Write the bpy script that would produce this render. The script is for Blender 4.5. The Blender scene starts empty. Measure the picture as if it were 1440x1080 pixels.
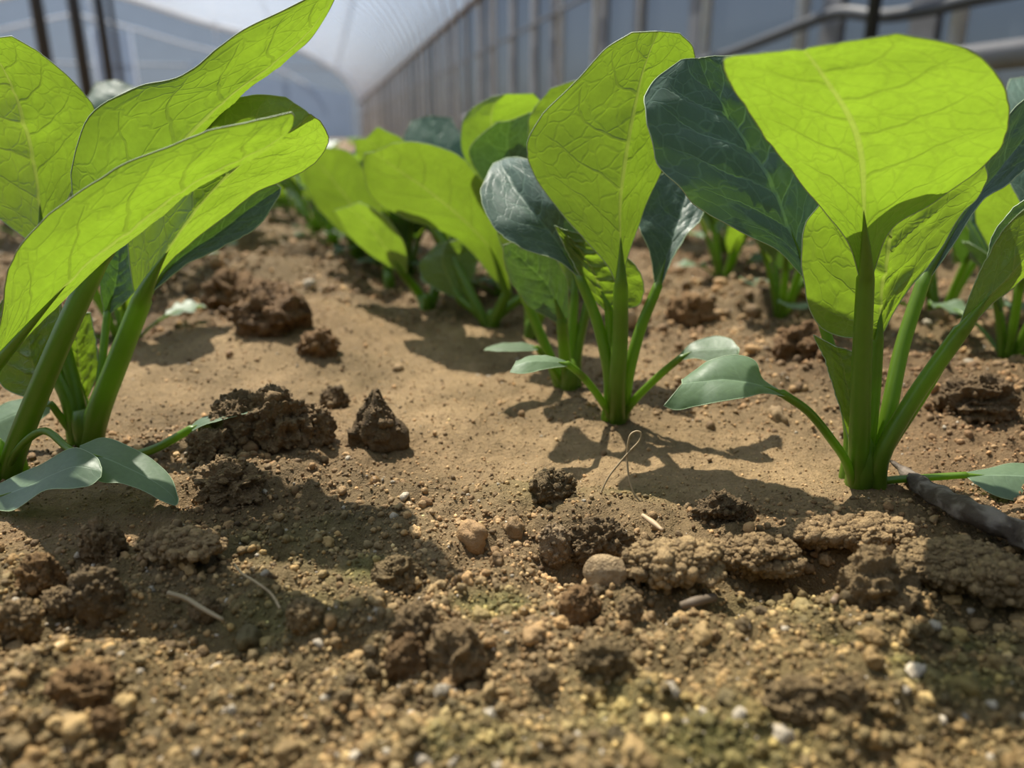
import bpy, math
import numpy as np
from mathutils import Vector

C = bpy.context.scene.collection
rng = np.random.default_rng(7)

# ------------------------------------------------------------------ camera
FPX, CAMH, PITCH = 1081.0, 0.08, math.radians(17.9)
SP, CP = math.sin(PITCH), math.cos(PITCH)
cam_d = bpy.data.cameras.new('camera')
cam = bpy.data.objects.new('camera', cam_d)
C.objects.link(cam)
cam.location = (0, 0, CAMH)
cam.rotation_euler = (math.pi/2 - PITCH, 0, 0)
cam_d.sensor_width = 36
cam_d.lens = 36*FPX/1440
cam_d.clip_start = 0.005
cam_d.clip_end = 300
cam_d.dof.use_dof = True
cam_d.dof.focus_distance = 0.172
cam_d.dof.aperture_fstop = 12.0
bpy.context.scene.camera = cam

# ------------------------------------------------------------------ world, sun, exposure
SUN_DIR = Vector((0.024, -0.042, -0.085)).normalized()      # the way the light travels
w = bpy.data.worlds.new('sky')
bpy.context.scene.world = w
w.use_nodes = True
nt = w.node_tree
sky = nt.nodes.new('ShaderNodeTexSky')
sky.sky_type = 'NISHITA'
sky.sun_disc = False
sky.sun_elevation = math.asin(-SUN_DIR.z)
sky.sun_rotation = math.atan2(-SUN_DIR.x, -SUN_DIR.y)
sky.altitude = 50
sky.air_density = 1.0
sky.dust_density = 2.0
bg = nt.nodes['Background']
bg.inputs['Strength'].default_value = 0.075
nt.links.new(sky.outputs[0], bg.inputs[0])
sd = bpy.data.lights.new('sun', 'SUN')
sd.energy = 10.5
sd.angle = math.radians(0.6)
sd.color = (1.0, 0.93, 0.80)
so = bpy.data.objects.new('sun', sd)
C.objects.link(so)
so.rotation_euler = SUN_DIR.to_track_quat('-Z', 'Y').to_euler()
so.location = (-2, 3, 8)
vs = bpy.context.scene.view_settings
vs.view_transform = 'Standard'
vs.look = 'None'
vs.exposure = 0.30
vs.gamma = 1.0
vs.use_curve_mapping = False
bpy.context.scene.cycles.max_bounces = 8
bpy.context.scene.cycles.transmission_bounces = 6
bpy.context.scene.cycles.transparent_max_bounces = 12

# ------------------------------------------------------------------ helpers: picture <-> place
def ray(px, py):
    a = (px - 720)/FPX
    b = (540 - py)/FPX
    return np.array([a, CP + b*SP, -SP + b*CP])

def P(px, py, d):
    v = ray(px, py)
    return np.array([0, 0, CAMH]) + v*(d/v[1])

def proj(p):
    x, y, z = p[..., 0], p[..., 1], p[..., 2] - CAMH
    f = y*CP - z*SP
    u = y*SP + z*CP
    return 720 + FPX*x/f, 540 - FPX*u/f

# ------------------------------------------------------------------ helpers: noise
PERM = np.random.default_rng(3).permutation(256)
RAND = np.random.default_rng(4).random(256)

def _h2(i, j):
    return RAND[PERM[(PERM[i & 255] + j) & 255]]

def vn2(x, y):
    xi, yi = np.floor(x).astype(int), np.floor(y).astype(int)
    fx, fy = x - xi, y - yi
    fx, fy = fx*fx*(3 - 2*fx), fy*fy*(3 - 2*fy)
    a = _h2(xi, yi)*(1 - fx) + _h2(xi + 1, yi)*fx
    b = _h2(xi, yi + 1)*(1 - fx) + _h2(xi + 1, yi + 1)*fx
    return (a*(1 - fy) + b*fy)*2 - 1

def _h3(i, j, k):
    return RAND[PERM[(PERM[(PERM[i & 255] + j) & 255] + k) & 255]]

def vn3(p):
    q = np.floor(p).astype(int)
    f = p - q
    f = f*f*(3 - 2*f)
    o = 0
    for a in (0, 1):
        wa = f[:, 0] if a else 1 - f[:, 0]
        for b in (0, 1):
            wb = f[:, 1] if b else 1 - f[:, 1]
            for c in (0, 1):
                wc = f[:, 2] if c else 1 - f[:, 2]
                o = o + wa*wb*wc*_h3(q[:, 0] + a, q[:, 1] + b, q[:, 2] + c)
    return o*2 - 1

def fbm2(x, y, oct=3):
    s, a = 0, 1
    for k in range(oct):
        s = s + a*vn2(x*2**k + 17*k, y*2**k + 5*k)
        a *= .5
    return s

# ------------------------------------------------------------------ helpers: objects and meshes
def tag(o, label=None, cat=None, group=None, kind=None):
    if label: o['label'] = label
    if cat: o['category'] = cat
    if group: o['group'] = group
    if kind: o['kind'] = kind
    return o

def empty(name, loc, rz=0):
    o = bpy.data.objects.new(name, None)
    o.empty_display_size = .01
    C.objects.link(o)
    o.location = loc
    o.rotation_euler = (0, 0, rz)
    return o

def mesh_from(V, F, smooth=True, tint=None, uv=None, matidx=None):
    """V (n,3), F list of arrays: (m,3) and/or (m,4)"""
    me = bpy.data.meshes.new('m')
    if not isinstance(F, list): F = [F]
    F = [f for f in F if len(f)]
    me.vertices.add(len(V))
    me.vertices.foreach_set('co', np.asarray(V, np.float32).ravel())
    li = np.concatenate([f.ravel() for f in F]).astype(np.int32)
    tot = np.concatenate([np.full(len(f), f.shape[1]) for f in F]).astype(np.int32)
    st = np.concatenate([[0], np.cumsum(tot)[:-1]]).astype(np.int32)
    me.loops.add(len(li))
    me.loops.foreach_set('vertex_index', li)
    me.polygons.add(len(tot))
    me.polygons.foreach_set('loop_start', st)
    me.polygons.foreach_set('loop_total', tot)
    if matidx is not None:
        me.polygons.foreach_set('material_index', np.asarray(matidx, np.int32))
    me.polygons.foreach_set('use_smooth', np.full(len(tot), smooth))
    me.update(calc_edges=True)
    if uv is not None:
        l = me.uv_layers.new(name='UVMap')
        l.data.foreach_set('uv', np.asarray(uv, np.float32)[li].ravel())
    if tint is not None:
        at = me.attributes.new('tint', 'FLOAT_COLOR', 'POINT')
        c = np.ones((len(V), 4), np.float32)
        c[:, :np.shape(tint)[-1]] = tint
        at.data.foreach_set('color', c.ravel())
    me.validate()
    return me

def obj(name, me, mats, parent=None, loc=(0, 0, 0)):
    if not isinstance(mats, (list, tuple)): mats = [mats]
    for m in mats: me.materials.append(m)
    me.name = name
    o = bpy.data.objects.new(name, me)
    C.objects.link(o)
    if parent: o.parent = parent
    o.location = loc
    return o

def copy_tree(o, parent=None):
    c = o.copy()
    C.objects.link(c)
    c.parent = parent
    for ch in o.children: copy_tree(ch, c)
    return c

def catmull(Pn, t):
    Pn = np.asarray(Pn, float)
    n = len(Pn)
    x = np.clip(t, 0, 1)*(n - 1)
    i = np.minimum(x.astype(int), n - 2)
    f = (x - i)[:, None]
    ext = np.vstack([2*Pn[0] - Pn[1], Pn, 2*Pn[-1] - Pn[-2]])
    p0, p1, p2, p3 = ext[i], ext[i + 1], ext[i + 2], ext[i + 3]
    return .5*((2*p1) + (-p0 + p2)*f + (2*p0 - 5*p1 + 4*p2 - p3)*f**2 + (-p0 + 3*p1 - 3*p2 + p3)*f**3)

def tube_arrays(pts, rad, sides=8, flat=1.0, cap=True):
    pts = np.asarray(pts, float)
    n = len(pts)
    rad = np.broadcast_to(rad, (n,))
    T = np.gradient(pts, axis=0)
    T /= np.linalg.norm(T, axis=1)[:, None] + 1e-12
    up = np.array([0, 0, 1.]) if abs(T[0][2]) < .9 else np.array([0, 1., 0])
    A = np.cross(T[0], up); A /= np.linalg.norm(A)
    V = []
    for i in range(n):
        A = A - T[i]*A.dot(T[i]); A /= np.linalg.norm(A) + 1e-12
        B = np.cross(T[i], A)
        th = np.arange(sides)/sides*2*math.pi
        V.append(pts[i] + rad[i]*(np.cos(th)[:, None]*A + flat*np.sin(th)[:, None]*B))
    V = np.vstack(V)
    k = np.arange(sides)
    F = []
    for i in range(n - 1):
        a = i*sides
        F.append(np.stack([a + k, a + (k + 1) % sides, a + sides + (k + 1) % sides, a + sides + k], 1))
    F = np.vstack(F)
    tri = np.zeros((0, 3), int)
    if cap:
        V = np.vstack([V, pts[0], pts[-1]])
        c0, c1 = len(V) - 2, len(V) - 1
        tri = np.vstack([np.stack([np.full(sides, c0), (k + 1) % sides, k], 1),
                         np.stack([np.full(sides, c1), (n - 1)*sides + k, (n - 1)*sides + (k + 1) % sides], 1)])
    return V, F, tri

def box_arrays(lo, hi):
    lo, hi = np.array(lo, float), np.array(hi, float)
    V = np.array([[(lo, hi)[i][0], (lo, hi)[j][1], (lo, hi)[k][2]] for i in (0, 1) for j in (0, 1) for k in (0, 1)])
    F = np.array([[0, 1, 3, 2], [4, 6, 7, 5], [0, 4, 5, 1], [2, 3, 7, 6], [0, 2, 6, 4], [1, 5, 7, 3]])
    return V, F

def icosphere(sub):
    t = (1 + 5**.5)/2
    V = [(-1, t, 0), (1, t, 0), (-1, -t, 0), (1, -t, 0), (0, -1, t), (0, 1, t), (0, -1, -t), (0, 1, -t), (t, 0, -1), (t, 0, 1), (-t, 0, -1), (-t, 0, 1)]
    V = [np.array(v)/np.linalg.norm(v) for v in V]
    F = [(0, 11, 5), (0, 5, 1), (0, 1, 7), (0, 7, 10), (0, 10, 11), (1, 5, 9), (5, 11, 4), (11, 10, 2), (10, 7, 6), (7, 1, 8), (3, 9, 4), (3, 4, 2), (3, 2, 6), (3, 6, 8), (3, 8, 9), (4, 9, 5), (2, 4, 11), (6, 2, 10), (8, 6, 7), (9, 8, 1)]
    for _ in range(sub):
        mid, nf = {}, []
        def m(a, b):
            k = (min(a, b), max(a, b))
            if k not in mid:
                v = V[a] + V[b]
                V.append(v/np.linalg.norm(v)); mid[k] = len(V) - 1
            return mid[k]
        for a, b, c in F:
            x, y, z = m(a, b), m(b, c), m(c, a)
            nf += [(a, x, z), (b, y, x), (c, z, y), (x, y, z)]
        F = nf
    return np.array(V), np.array(F)

# ------------------------------------------------------------------ materials
def mat(name):
    m = bpy.data.materials.new(name)
    m.use_nodes = True
    n = m.node_tree
    for x in list(n.nodes): n.nodes.remove(x)
    out = n.nodes.new('ShaderNodeOutputMaterial')
    return m, n, out

class NB:
    """tiny node builder"""
    def __init__(s, n): s.n = n
    def new(s, t, **k):
        x = s.n.nodes.new(t)
        for a, b in k.items(): setattr(x, a, b)
        return x
    def put(s, sock, v):
        if isinstance(v, bpy.types.NodeSocket): s.n.links.new(v, sock)
        elif v is not None:
            if sock.type == 'RGBA' and len(v) == 3: v = (*v, 1)
            sock.default_value = v
    def math(s, op, a, b=None, c=None, clamp=False):
        x = s.new('ShaderNodeMath', operation=op, use_clamp=clamp)
        for i, v in enumerate((a, b, c)): s.put(x.inputs[i], v)
        return x.outputs[0]
    def mix(s, f, a, b, mode='MIX'):
        x = s.new('ShaderNodeMix', data_type='RGBA', blend_type=mode)
        s.put(x.inputs[0], f); s.put(x.inputs[6], a); s.put(x.inputs[7], b)
        return x.outputs[2]
    def step(s, v, lo, hi, a=0.0, b=1.0):
        x = s.new('ShaderNodeMapRange', interpolation_type='SMOOTHSTEP')
        for i, q in enumerate((v, lo, hi, a, b)): s.put(x.inputs[i], q)
        return x.outputs[0]
    def noise(s, vec, scale, detail=3, rough=.5):
        x = s.new('ShaderNodeTexNoise')
        if vec is not None: s.put(x.inputs['Vector'], vec)
        x.inputs['Scale'].default_value = scale
        x.inputs['Detail'].default_value = detail
        x.inputs['Roughness'].default_value = rough
        return x.outputs['Fac']
    def principled(s, col, rough=.5, spec=.5, normal=None, **k):
        x = s.new('ShaderNodeBsdfPrincipled')
        s.put(x.inputs['Base Color'], col); s.put(x.inputs['Roughness'], rough)
        s.put(x.inputs['Specular IOR Level'], spec)
        if normal is not None: s.put(x.inputs['Normal'], normal)
        for a, b in k.items(): s.put(x.inputs[a.replace('_', ' ')], b)
        return x.outputs[0]
    def add(s, a, b):
        x = s.new('ShaderNodeAddShader')
        s.put(x.inputs[0], a); s.put(x.inputs[1], b)
        return x.outputs[0]
    def mixs(s, f, a, b):
        x = s.new('ShaderNodeMixShader')
        s.put(x.inputs[0], f); s.put(x.inputs[1], a); s.put(x.inputs[2], b)
        return x.outputs[0]
    def trl(s, col, normal=None):
        x = s.new('ShaderNodeBsdfTranslucent')
        s.put(x.inputs['Color'], col)
        if normal is not None: s.put(x.inputs['Normal'], normal)
        return x.outputs[0]
    def bump(s, h, strength, dist):
        x = s.new('ShaderNodeBump')
        s.put(x.inputs['Height'], h)
        x.inputs['Strength'].default_value = strength
        x.inputs['Distance'].default_value = dist
        return x.outputs[0]

def simple(name, col, rough=.5, spec=.5, metal=0, var=.15, scale=60):
    m, n, out = mat(name)
    b = NB(n)
    tc = b.new('ShaderNodeTexCoord').outputs['Object']
    f = b.noise(tc, scale)
    c = b.mix(f, tuple(x*(1 - var) for x in col), tuple(min(1, x*(1 + var)) for x in col))
    n.links.new(b.principled(c, rough, spec, Metallic=metal), out.inputs[0])
    return m

NV = 6.5       # side veins along a blade
def leaf_mat(name, ad, ab, tr, vein_ab, vein_tr, rough=.42, spec=.5, puck=1.0, tert=1.0, sheen=0.0, mid_tr=None, secs=1.0):
    m, n, out = mat(name)
    b = NB(n)
    uvn = b.new('ShaderNodeUVMap').outputs[0]
    sep = b.new('ShaderNodeSeparateXYZ'); b.put(sep.inputs[0], uvn)
    u, v = sep.outputs[0], sep.outputs[1]
    x = b.math('MULTIPLY_ADD', u, 2.0, -1.0)
    a = b.math('ABSOLUTE', x)
    nz = b.noise(uvn, 5.0, 2)
    nzc = b.math('MULTIPLY_ADD', nz, .5, -.25)
    rise = b.math('MULTIPLY', b.math('POWER', a, 1.25), .26)
    side = b.math('MULTIPLY', b.math('GREATER_THAN', x, 0.0), .45)
    ph = b.math('ADD', b.math('MULTIPLY', b.math('SUBTRACT', v, rise), NV), b.math('ADD', side, nzc))
    dd = b.math('ABSOLUTE', b.math('SUBTRACT', b.math('FRACT', ph), .5))
    wdt = b.math('MULTIPLY_ADD', a, -.042, .062)
    sec = b.math('SUBTRACT', 1.0, b.step(b.math('DIVIDE', dd, wdt), .25, 1.0))
    sec = b.math('MULTIPLY', b.math('MULTIPLY', sec, secs), b.step(a, .98, .55))
    mid = b.math('SUBTRACT', 1.0, b.step(b.math('DIVIDE', a, b.math('MULTIPLY_ADD', v, -.045, .06)), .4, 1.0))
    vo = b.new('ShaderNodeTexVoronoi', feature='DISTANCE_TO_EDGE')
    mp = b.new('ShaderNodeMapping'); mp.inputs['Scale'].default_value = (9, 15, 1)
    dis = b.new('ShaderNodeVectorMath', operation='ADD')
    nn = b.new('ShaderNodeTexNoise'); nn.inputs['Scale'].default_value = 9
    b.put(nn.inputs['Vector'], uvn)
    sc = b.new('ShaderNodeVectorMath', operation='SCALE'); b.put(sc.inputs[0], nn.outputs['Color']); sc.inputs['Scale'].default_value = .08
    b.put(dis.inputs[0], uvn); b.put(dis.inputs[1], sc.outputs[0])
    b.put(mp.inputs[0], dis.outputs[0]); b.put(vo.inputs['Vector'], mp.outputs[0]); vo.inputs['Scale'].default_value = 1
    ter = b.math('MULTIPLY', b.step(vo.outputs['Distance'], .09, .0), .42*tert)
    vein = b.math('MAXIMUM', b.math('MAXIMUM', sec, mid), ter, clamp=True)
    geo = b.new('ShaderNodeNewGeometry')
    bf = geo.outputs['Backfacing']
    tc = b.new('ShaderNodeTexCoord').outputs['Object']
    fine = b.noise(tc, 900, 3)
    blot = b.noise(tc, 70, 2)
    rnd = b.new('ShaderNodeObjectInfo').outputs['Random']
    vr = b.math('MULTIPLY_ADD', rnd, .3, .85)
    topc = b.mix(b.math('MULTIPLY', vein, .55), ad, tuple(min(1, q*2.0 + .03) for q in ad))
    botc = b.mix(b.math('MULTIPLY', vein, .8), ab, vein_ab)
    col = b.mix(bf, topc, botc)
    trc = b.mix(b.math('MULTIPLY', b.math('MAXIMUM', sec, ter), .8), tr, vein_tr)
    trc = b.mix(mid, trc, mid_tr or vein_tr)
    shade = b.math('MULTIPLY', b.math('MULTIPLY_ADD', fine, .30, .85), b.math('MULTIPLY', b.math('MULTIPLY_ADD', blot, .4, .8), vr))
    col = b.mix(1.0, col, b.new('ShaderNodeCombineColor').outputs[0] if False else _grey(b, shade), 'MULTIPLY')
    trc = b.mix(1.0, trc, _grey(b, shade), 'MULTIPLY')
    h = b.math('ADD', b.math('MULTIPLY', vein, -.8*puck), b.math('MULTIPLY', fine, .25))
    nrm = b.bump(h, .5, .0004)
    sh = b.add(b.principled(col, rough, spec, nrm, Sheen_Weight=sheen, Sheen_Roughness=.4), b.trl(trc, nrm))
    n.links.new(sh, out.inputs[0])
    return m

def _grey(b, v):
    x = b.new('ShaderNodeCombineXYZ')
    for i in range(3): b.put(x.inputs[i], v)
    return x.outputs[0]

LEAF = leaf_mat('leaf_blade', (.022, .06, .03), (.06, .10, .018), (.118, .190, .010), (.17, .22, .05), (.078, .128, .008), mid_tr=(.13, .18, .022))
LEAF_WAXY = leaf_mat('leaf_blade_waxy', (.058, .105, .076), (.05, .10, .03), (.02, .045, .003), (.14, .2, .07), (.04, .08, .01), rough=.46, spec=.42, sheen=.10, puck=.55)
COTY = leaf_mat('seed_leaf', (.085, .130, .074), (.08, .15, .06), (.06, .13, .012), (.14, .2, .1), (.07, .13, .03), rough=.5, spec=.5, puck=.25, tert=0.0, secs=.15)

def petiole_mat():
    m, n, out = mat('leaf_stalk')
    b = NB(n)
    tc = b.new('ShaderNodeTexCoord').outputs['Object']
    f = b.noise(tc, 400, 2)
    c = b.mix(f, (.065, .125, .006), (.10, .17, .012))
    s = b.add(b.principled(c, .38, .5), b.trl((.13, .215, .002)))
    n.links.new(s, out.inputs[0])
    return m
STALK = petiole_mat()
MARGIN = simple('leaf_margin', (.34, .44, .26), .5)

def soil_mat(name, bump=1.0, spec=.25):
    m, n, out = mat(name)
    b = NB(n)
    an = b.new('ShaderNodeAttribute', attribute_name='tint')
    at = an.outputs['Color']
    ro = b.math('MULTIPLY_ADD', an.outputs['Alpha'], .54, .18)
    tc = b.new('ShaderNodeTexCoord').outputs['Object']
    f1 = b.noise(tc, 700, 4, .65)
    f2 = b.noise(tc, 2600, 3, .6)
    f3 = b.noise(tc, 60, 2)
    v = b.math('MULTIPLY', b.math('MULTIPLY_ADD', f1, 1.1, .45), b.math('MULTIPLY_ADD', f3, .5, .75))
    col = b.mix(1.0, at, _grey(b, v), 'MULTIPLY')
    nrm = b.bump(b.math('ADD', f1, b.math('MULTIPLY', f2, .5)), .95*bump, .0016)
    n.links.new(b.principled(col, ro, spec, nrm), out.inputs[0])
    return m
SOIL = soil_mat('soil')
GRAIN = soil_mat('soil_grain', .45, .4)

# ------------------------------------------------------------------ the bed of soil: heights and colours
def flat_hit(px, py):
    v = ray(px, py)
    t = CAMH/-v[2]
    return np.array([v[0]*t, v[1]*t])

def gauss(x, y, px, py, rx, ry=None):
    c = flat_hit(px, py)
    ry = ry or rx
    return np.exp(-((x - c[0])/rx)**2 - ((y - c[1])/ry)**2)

def smoothness(x, y):
    """0 crumbly .. 1 smooth washed crust"""
    s = 0
    for px, py, r in ((720, 620, .035), (620, 560, .05), (1000, 640, .035), (1130, 655, .03), (560, 500, .08), (230, 500, .05), (880, 640, .02), (90, 720, .025), (150, 560, .03)):
        s = np.maximum(s, gauss(x, y, px, py, r, r*.75))
    s = s + .35*vn2(x*25, y*25)
    return np.clip(s*1.25, 0, 1)

BUMPS = [  # px, py, rx, ry, height
    (380, 625, .024, .012, .006), (300, 680, .016, .010, .004), (840, 775, .010, .007, -.011), (1150, 790, .010, .005, -.007),
    (1150, 806, .013, .005, -.006), (960, 850, .016, .004, -.003), (1330, 862, .018, .004, -.003), (1070, 836, .012, .004, -.003), (1190, 725, .02, .006, .002),
    (740, 630, .03, .018, -.0025), (560, 930, .012, .006, -.0035), (300, 900, .02, .006, -.003), (150, 880, .01, .006, -.002),
    (620, 900, .012, .006, .003), (100, 960, .02, .008, .003), (430, 890, .010, .005, .002), (1180, 970, .02, .008, .002),
    (420, 470, .03, .05, .010), (400, 400, .05, .06, .012), (1150, 520, .05, .03, .005), (1380, 560, .04, .03, .006)]

def T(x, y):
    x, y = np.asarray(x, float), np.asarray(y, float)
    s = smoothness(x, y)
    cr = 1 - .70*s
    far = np.clip(y/.5, .6, 1.6)
    z = .0026*far*fbm2(x*14 + 3, y*14, 2) + .0030*far*cr*fbm2(x*45, y*45, 2)
    z = z + .0021*cr*fbm2(x*150, y*150, 3) + .00050*fbm2(x*420, y*420, 2)
    # clods further up the bed
    lump = np.clip(fbm2(x*30 + 9, y*22 + 2, 2) - .25, 0, 1)
    z = z + lump*.010*np.clip((y - .24)/.1, 0, 1)*cr
    for px, py, rx, ry, h in BUMPS:
        z = z + h*gauss(x, y, px, py, rx, ry)
    # press the ground level around the plant feet
    for px, py in FEET:
        g = gauss(x, y, px, py, .008)
        z = z*(1 - g)
    return z

FEET = [(1207, 682), (868, 592), (5, 672), (122, 625), (800, 547), (690, 460), (745, 475), (548, 405), (600, 436)]
MOSS = [(700, 850, .008, 1.0), (1330, 965, .011, 1.0), (1180, 905, .006, .6), (640, 1040, .014, .5), (900, 1000, .02, .5), (1390, 900, .008, .8),
        (520, 800, .01, .7), (400, 860, .014, .6), (760, 690, .012, .35), (1100, 850, .02, .45), (1000, 1050, .02, .6), (100, 1000, .016, .35), (420, 760, .02, .4), (890, 690, .01, .3)]

def soil_tint(x, y, jitter=None):
    n1 = fbm2(x*60 + 40, y*60, 3)
    n2 = fbm2(x*16, y*16 + 8, 2)
    a = np.array([.195, .132, .060]); bb = np.array([.345, .234, .116]); r = np.array([.225, .138, .064])
    f = np.clip(.5 + .5*n1, 0, 1)[:, None]
    c = a*(1 - f) + bb*f
    g = np.clip(n2*1.2 - .2, 0, .7)[:, None]
    c = c*(1 - g) + r*g
    ms = 0
    for px, py, rr, k in MOSS:
        ms = np.maximum(ms, k*gauss(x, y, px, py, rr, rr*.6))
    ms = np.clip(ms*1.3 + .45*ms*fbm2(x*200, y*200, 3), 0, 1)
    ms = np.maximum(ms, np.clip((.145 - y)/.06, 0, .32)*(.7 + .6*np.clip(n2, -1, 1)))[:, None]
    ms = np.clip(ms, 0, 1)
    c = c*(1 - ms*.66) + np.array([.150, .160, .038])*ms*.66
    return c

def surf_hit(px, py):
    v = ray(px, py)
    t0 = CAMH/-v[2]
    ts = np.linspace(t0*.6, t0*1.4, 400)
    z = CAMH + v[2]*ts - T(v[0]*ts, v[1]*ts)
    i = int(np.argmax(z < 0)) if (z < 0).any() else 200
    t = ts[i]
    return np.array([v[0]*t, v[1]*t, CAMH + v[2]*t])

# fan of ground, finest near the lens
NYR, NXC = 580, 480
ys = .055*(14/.055)**(np.linspace(0, 1, NYR)**1.0)
sx = np.linspace(-1, 1, NXC)
Y, S = np.meshgrid(ys, sx, indexing='ij')
X = S*(.05 + .90*Y)
Z = T(X.ravel(), Y.ravel()).reshape(X.shape)
edge = np.clip((1 - np.abs(S))/.03, 0, 1)
Z = Z*edge - .03*(1 - edge)
Z[0] = -.03
i = np.arange(NYR - 1)[:, None]*NXC + np.arange(NXC - 1)[None]
Fq = np.stack([i, i + 1, i + NXC + 1, i + NXC], -1).reshape(-1, 4)
Vg = np.stack([X.ravel(), Y.ravel(), Z.ravel()], 1)
fl = obj('floor', mesh_from(Vg, Fq, tint=soil_tint(Vg[:, 0], Vg[:, 1])*(.68 + .32*smoothness(Vg[:, 0], Vg[:, 1]))[:, None]), SOIL)  # shade of the gaps put into the colour: base soil darker where crumbly
tag(fl, kind='structure')

# ------------------------------------------------------------------ the greenhouse (axis G runs to the far end, R to the right wall)
gv = ray(452, 190); G = np.array([gv[0], gv[1], 0]); G /= np.linalg.norm(G)
R = np.array([G[1], -G[0], 0])
def gh(u, v, z): return R*u + G*v + np.array([0, 0, z])
UR, UA, UL, ZE, ZA, VEND, VBACK = 1.13, -6.0, -13.13, .98, 3.95, 24.0, -2.5
def roof(n=40):
    a = np.array([(UR, ZE), (1.05, 1.28), (.62, 1.82), (-.42, 2.40), (-1.7, 2.74), (-2.97, 3.04), (-4.5, 3.50), (UA, 3.86)])
    q = catmull(a, np.linspace(0, 1, n//2))
    q = np.vstack([q, np.stack([2*UA - q[::-1, 0], q[::-1, 1]], 1)[1:]])
    return q[:, 0], q[:, 1]

def film_mat(name, tcol, dcol, tf, lcol=None):
    m, n, out = mat(name)
    b = NB(n)
    tr = b.new('ShaderNodeBsdfTransparent'); b.put(tr.inputs[0], tcol)
    tc = b.new('ShaderNodeTexCoord').outputs['Object']
    f = b.noise(tc, 3, 3)
    d = b.mix(f, tuple(q*.85 for q in dcol), dcol)
    df = b.new('ShaderNodeBsdfDiffuse'); b.put(df.inputs[0], d if lcol is None else lcol)
    body = b.mixs(.65, df.outputs[0], b.trl(d))
    n.links.new(b.mixs(tf, body, tr.outputs[0]), out.inputs[0])
    return m
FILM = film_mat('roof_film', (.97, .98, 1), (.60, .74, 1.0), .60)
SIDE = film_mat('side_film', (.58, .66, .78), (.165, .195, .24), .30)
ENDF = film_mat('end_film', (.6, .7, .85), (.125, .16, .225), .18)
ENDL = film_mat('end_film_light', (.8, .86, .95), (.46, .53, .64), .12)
BLOCKER = simple('light_blocker', (.03, .045, .035), .9)  # dark cover for the added end wall behind the camera
STEEL = simple('galvanised_steel', (.50, .52, .55), .45, metal=.3)
RUST = simple('weathered_rail', (.12, .10, .09), .7)
WIRE = simple('dull_wire', (.16, .17, .19), .6)
DARK = simple('dark_paint', (.018, .020, .024), .5)
HOSEM = simple('dark_rubber', (.05, .055, .065), .5)
PALE = simple('rolled_film', (.20, .20, .21), .6)
WHITE = simple('white_frame', (.78, .80, .82), .5)

# coarse ground of the whole tunnel, under the fine bed
gq = np.array([gh(UL - 3, VBACK, -.02), gh(UR + 4, VBACK, -.02), gh(UR + 4, VEND + 15, -.02), gh(UL - 3, VEND + 15, -.02)])
gn = 60
uu, vv = np.meshgrid(np.linspace(0, 1, gn), np.linspace(0, 1, gn), indexing='ij')
GV = (gq[0] + (gq[1] - gq[0])*uu[..., None] + (gq[3] - gq[0])*vv[..., None]).reshape(-1, 3)
gi = np.arange(gn - 1)[:, None]*gn + np.arange(gn - 1)[None]
GF = np.stack([gi, gi + gn, gi + gn + 1, gi + 1], -1).reshape(-1, 4)
tag(obj('floor_outer', mesh_from(GV, GF, tint=soil_tint(GV[:, 0], GV[:, 1])), SOIL), kind='structure')

ru, rz = roof()
def strip(name, pts0, pts1, m):
    V = np.vstack([pts0, pts1]); n = len(pts0); k = np.arange(n - 1)
    return tag(obj(name, mesh_from(V, np.stack([k, k + 1, k + n + 1, k + n], 1)), m), kind='structure')
strip('ceiling', [gh(a, VBACK, b + .015) for a, b in zip(ru, rz)], [gh(a, VEND, b + .015) for a, b in zip(ru, rz)], FILM)
strip('wall_right', [gh(UR + .015, VBACK, -.02), gh(UR + .015, VBACK, ZE)], [gh(UR + .015, VEND, -.02), gh(UR + .015, VEND, ZE)], SIDE)
strip('wall_left', [gh(UL - .015, VBACK, -.02), gh(UL - .015, VBACK, ZE)], [gh(UL - .015, VEND, -.02), gh(UL - .015, VEND, ZE)], SIDE)

# far end wall: film in an arch, with a lighter door panel and lighter lower gable
def end_panel(name, poly, v, m):
    V = np.array([gh(a, v, b) for a, b in poly])
    me = bpy.data.meshes.new(name)
    me.from_pydata([tuple(q) for q in V], [], [list(range(len(V)))])
    return obj(name, me, m)
tag(end_panel('wall_back', [(UR, -.02)] + list(zip(ru, rz)) + [(UL, -.02)], VEND, ENDF), kind='structure')
tag(end_panel('wall_front_blocker', [(UR, -.02)] + list(zip(ru, rz)) + [(UL, -.02)], -2.5, BLOCKER), kind='structure')  # unseen dark end behind the camera, added to cut light from that side
frame = tag(empty('trim_1', gh(UA, VEND, 0)), kind='structure')
fl0 = np.array(gh(UA, VEND, 0))
def bar(name, pts, r, m, parent=None, off=np.zeros(3), sides=8):
    V, F, t = tube_arrays(np.array(pts) - off, r, sides)
    return obj(name, mesh_from(V, [F, t]), m, parent)
bar('arch', [gh(a, VEND - .06, b - .03) for a, b in zip(ru, rz)], .07, WHITE, frame, fl0)
bar('arch', [gh(UA + (a - UA)*.86, VEND - .10, b*.80) for a, b in zip(ru, rz)][:24], .035, WHITE, frame, fl0)
for a, hh in ((-5.6, 3.8), (-2.6, 3.4), (-.9, 2.6)):
    bar('upright', [gh(a, VEND - .06, 0), gh(a, VEND - .06, hh)], .04, STEEL, frame, fl0)
bar('crossbar', [gh(UL, VEND - .06, 1.9), gh(UR, VEND - .06, 1.9)], .03, STEEL, frame, fl0)
dr = tag(empty('door_1', gh(-5.2, VEND - .12, 0)), kind='structure')
d0 = np.array(gh(-5.2, VEND - .12, 0))
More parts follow.
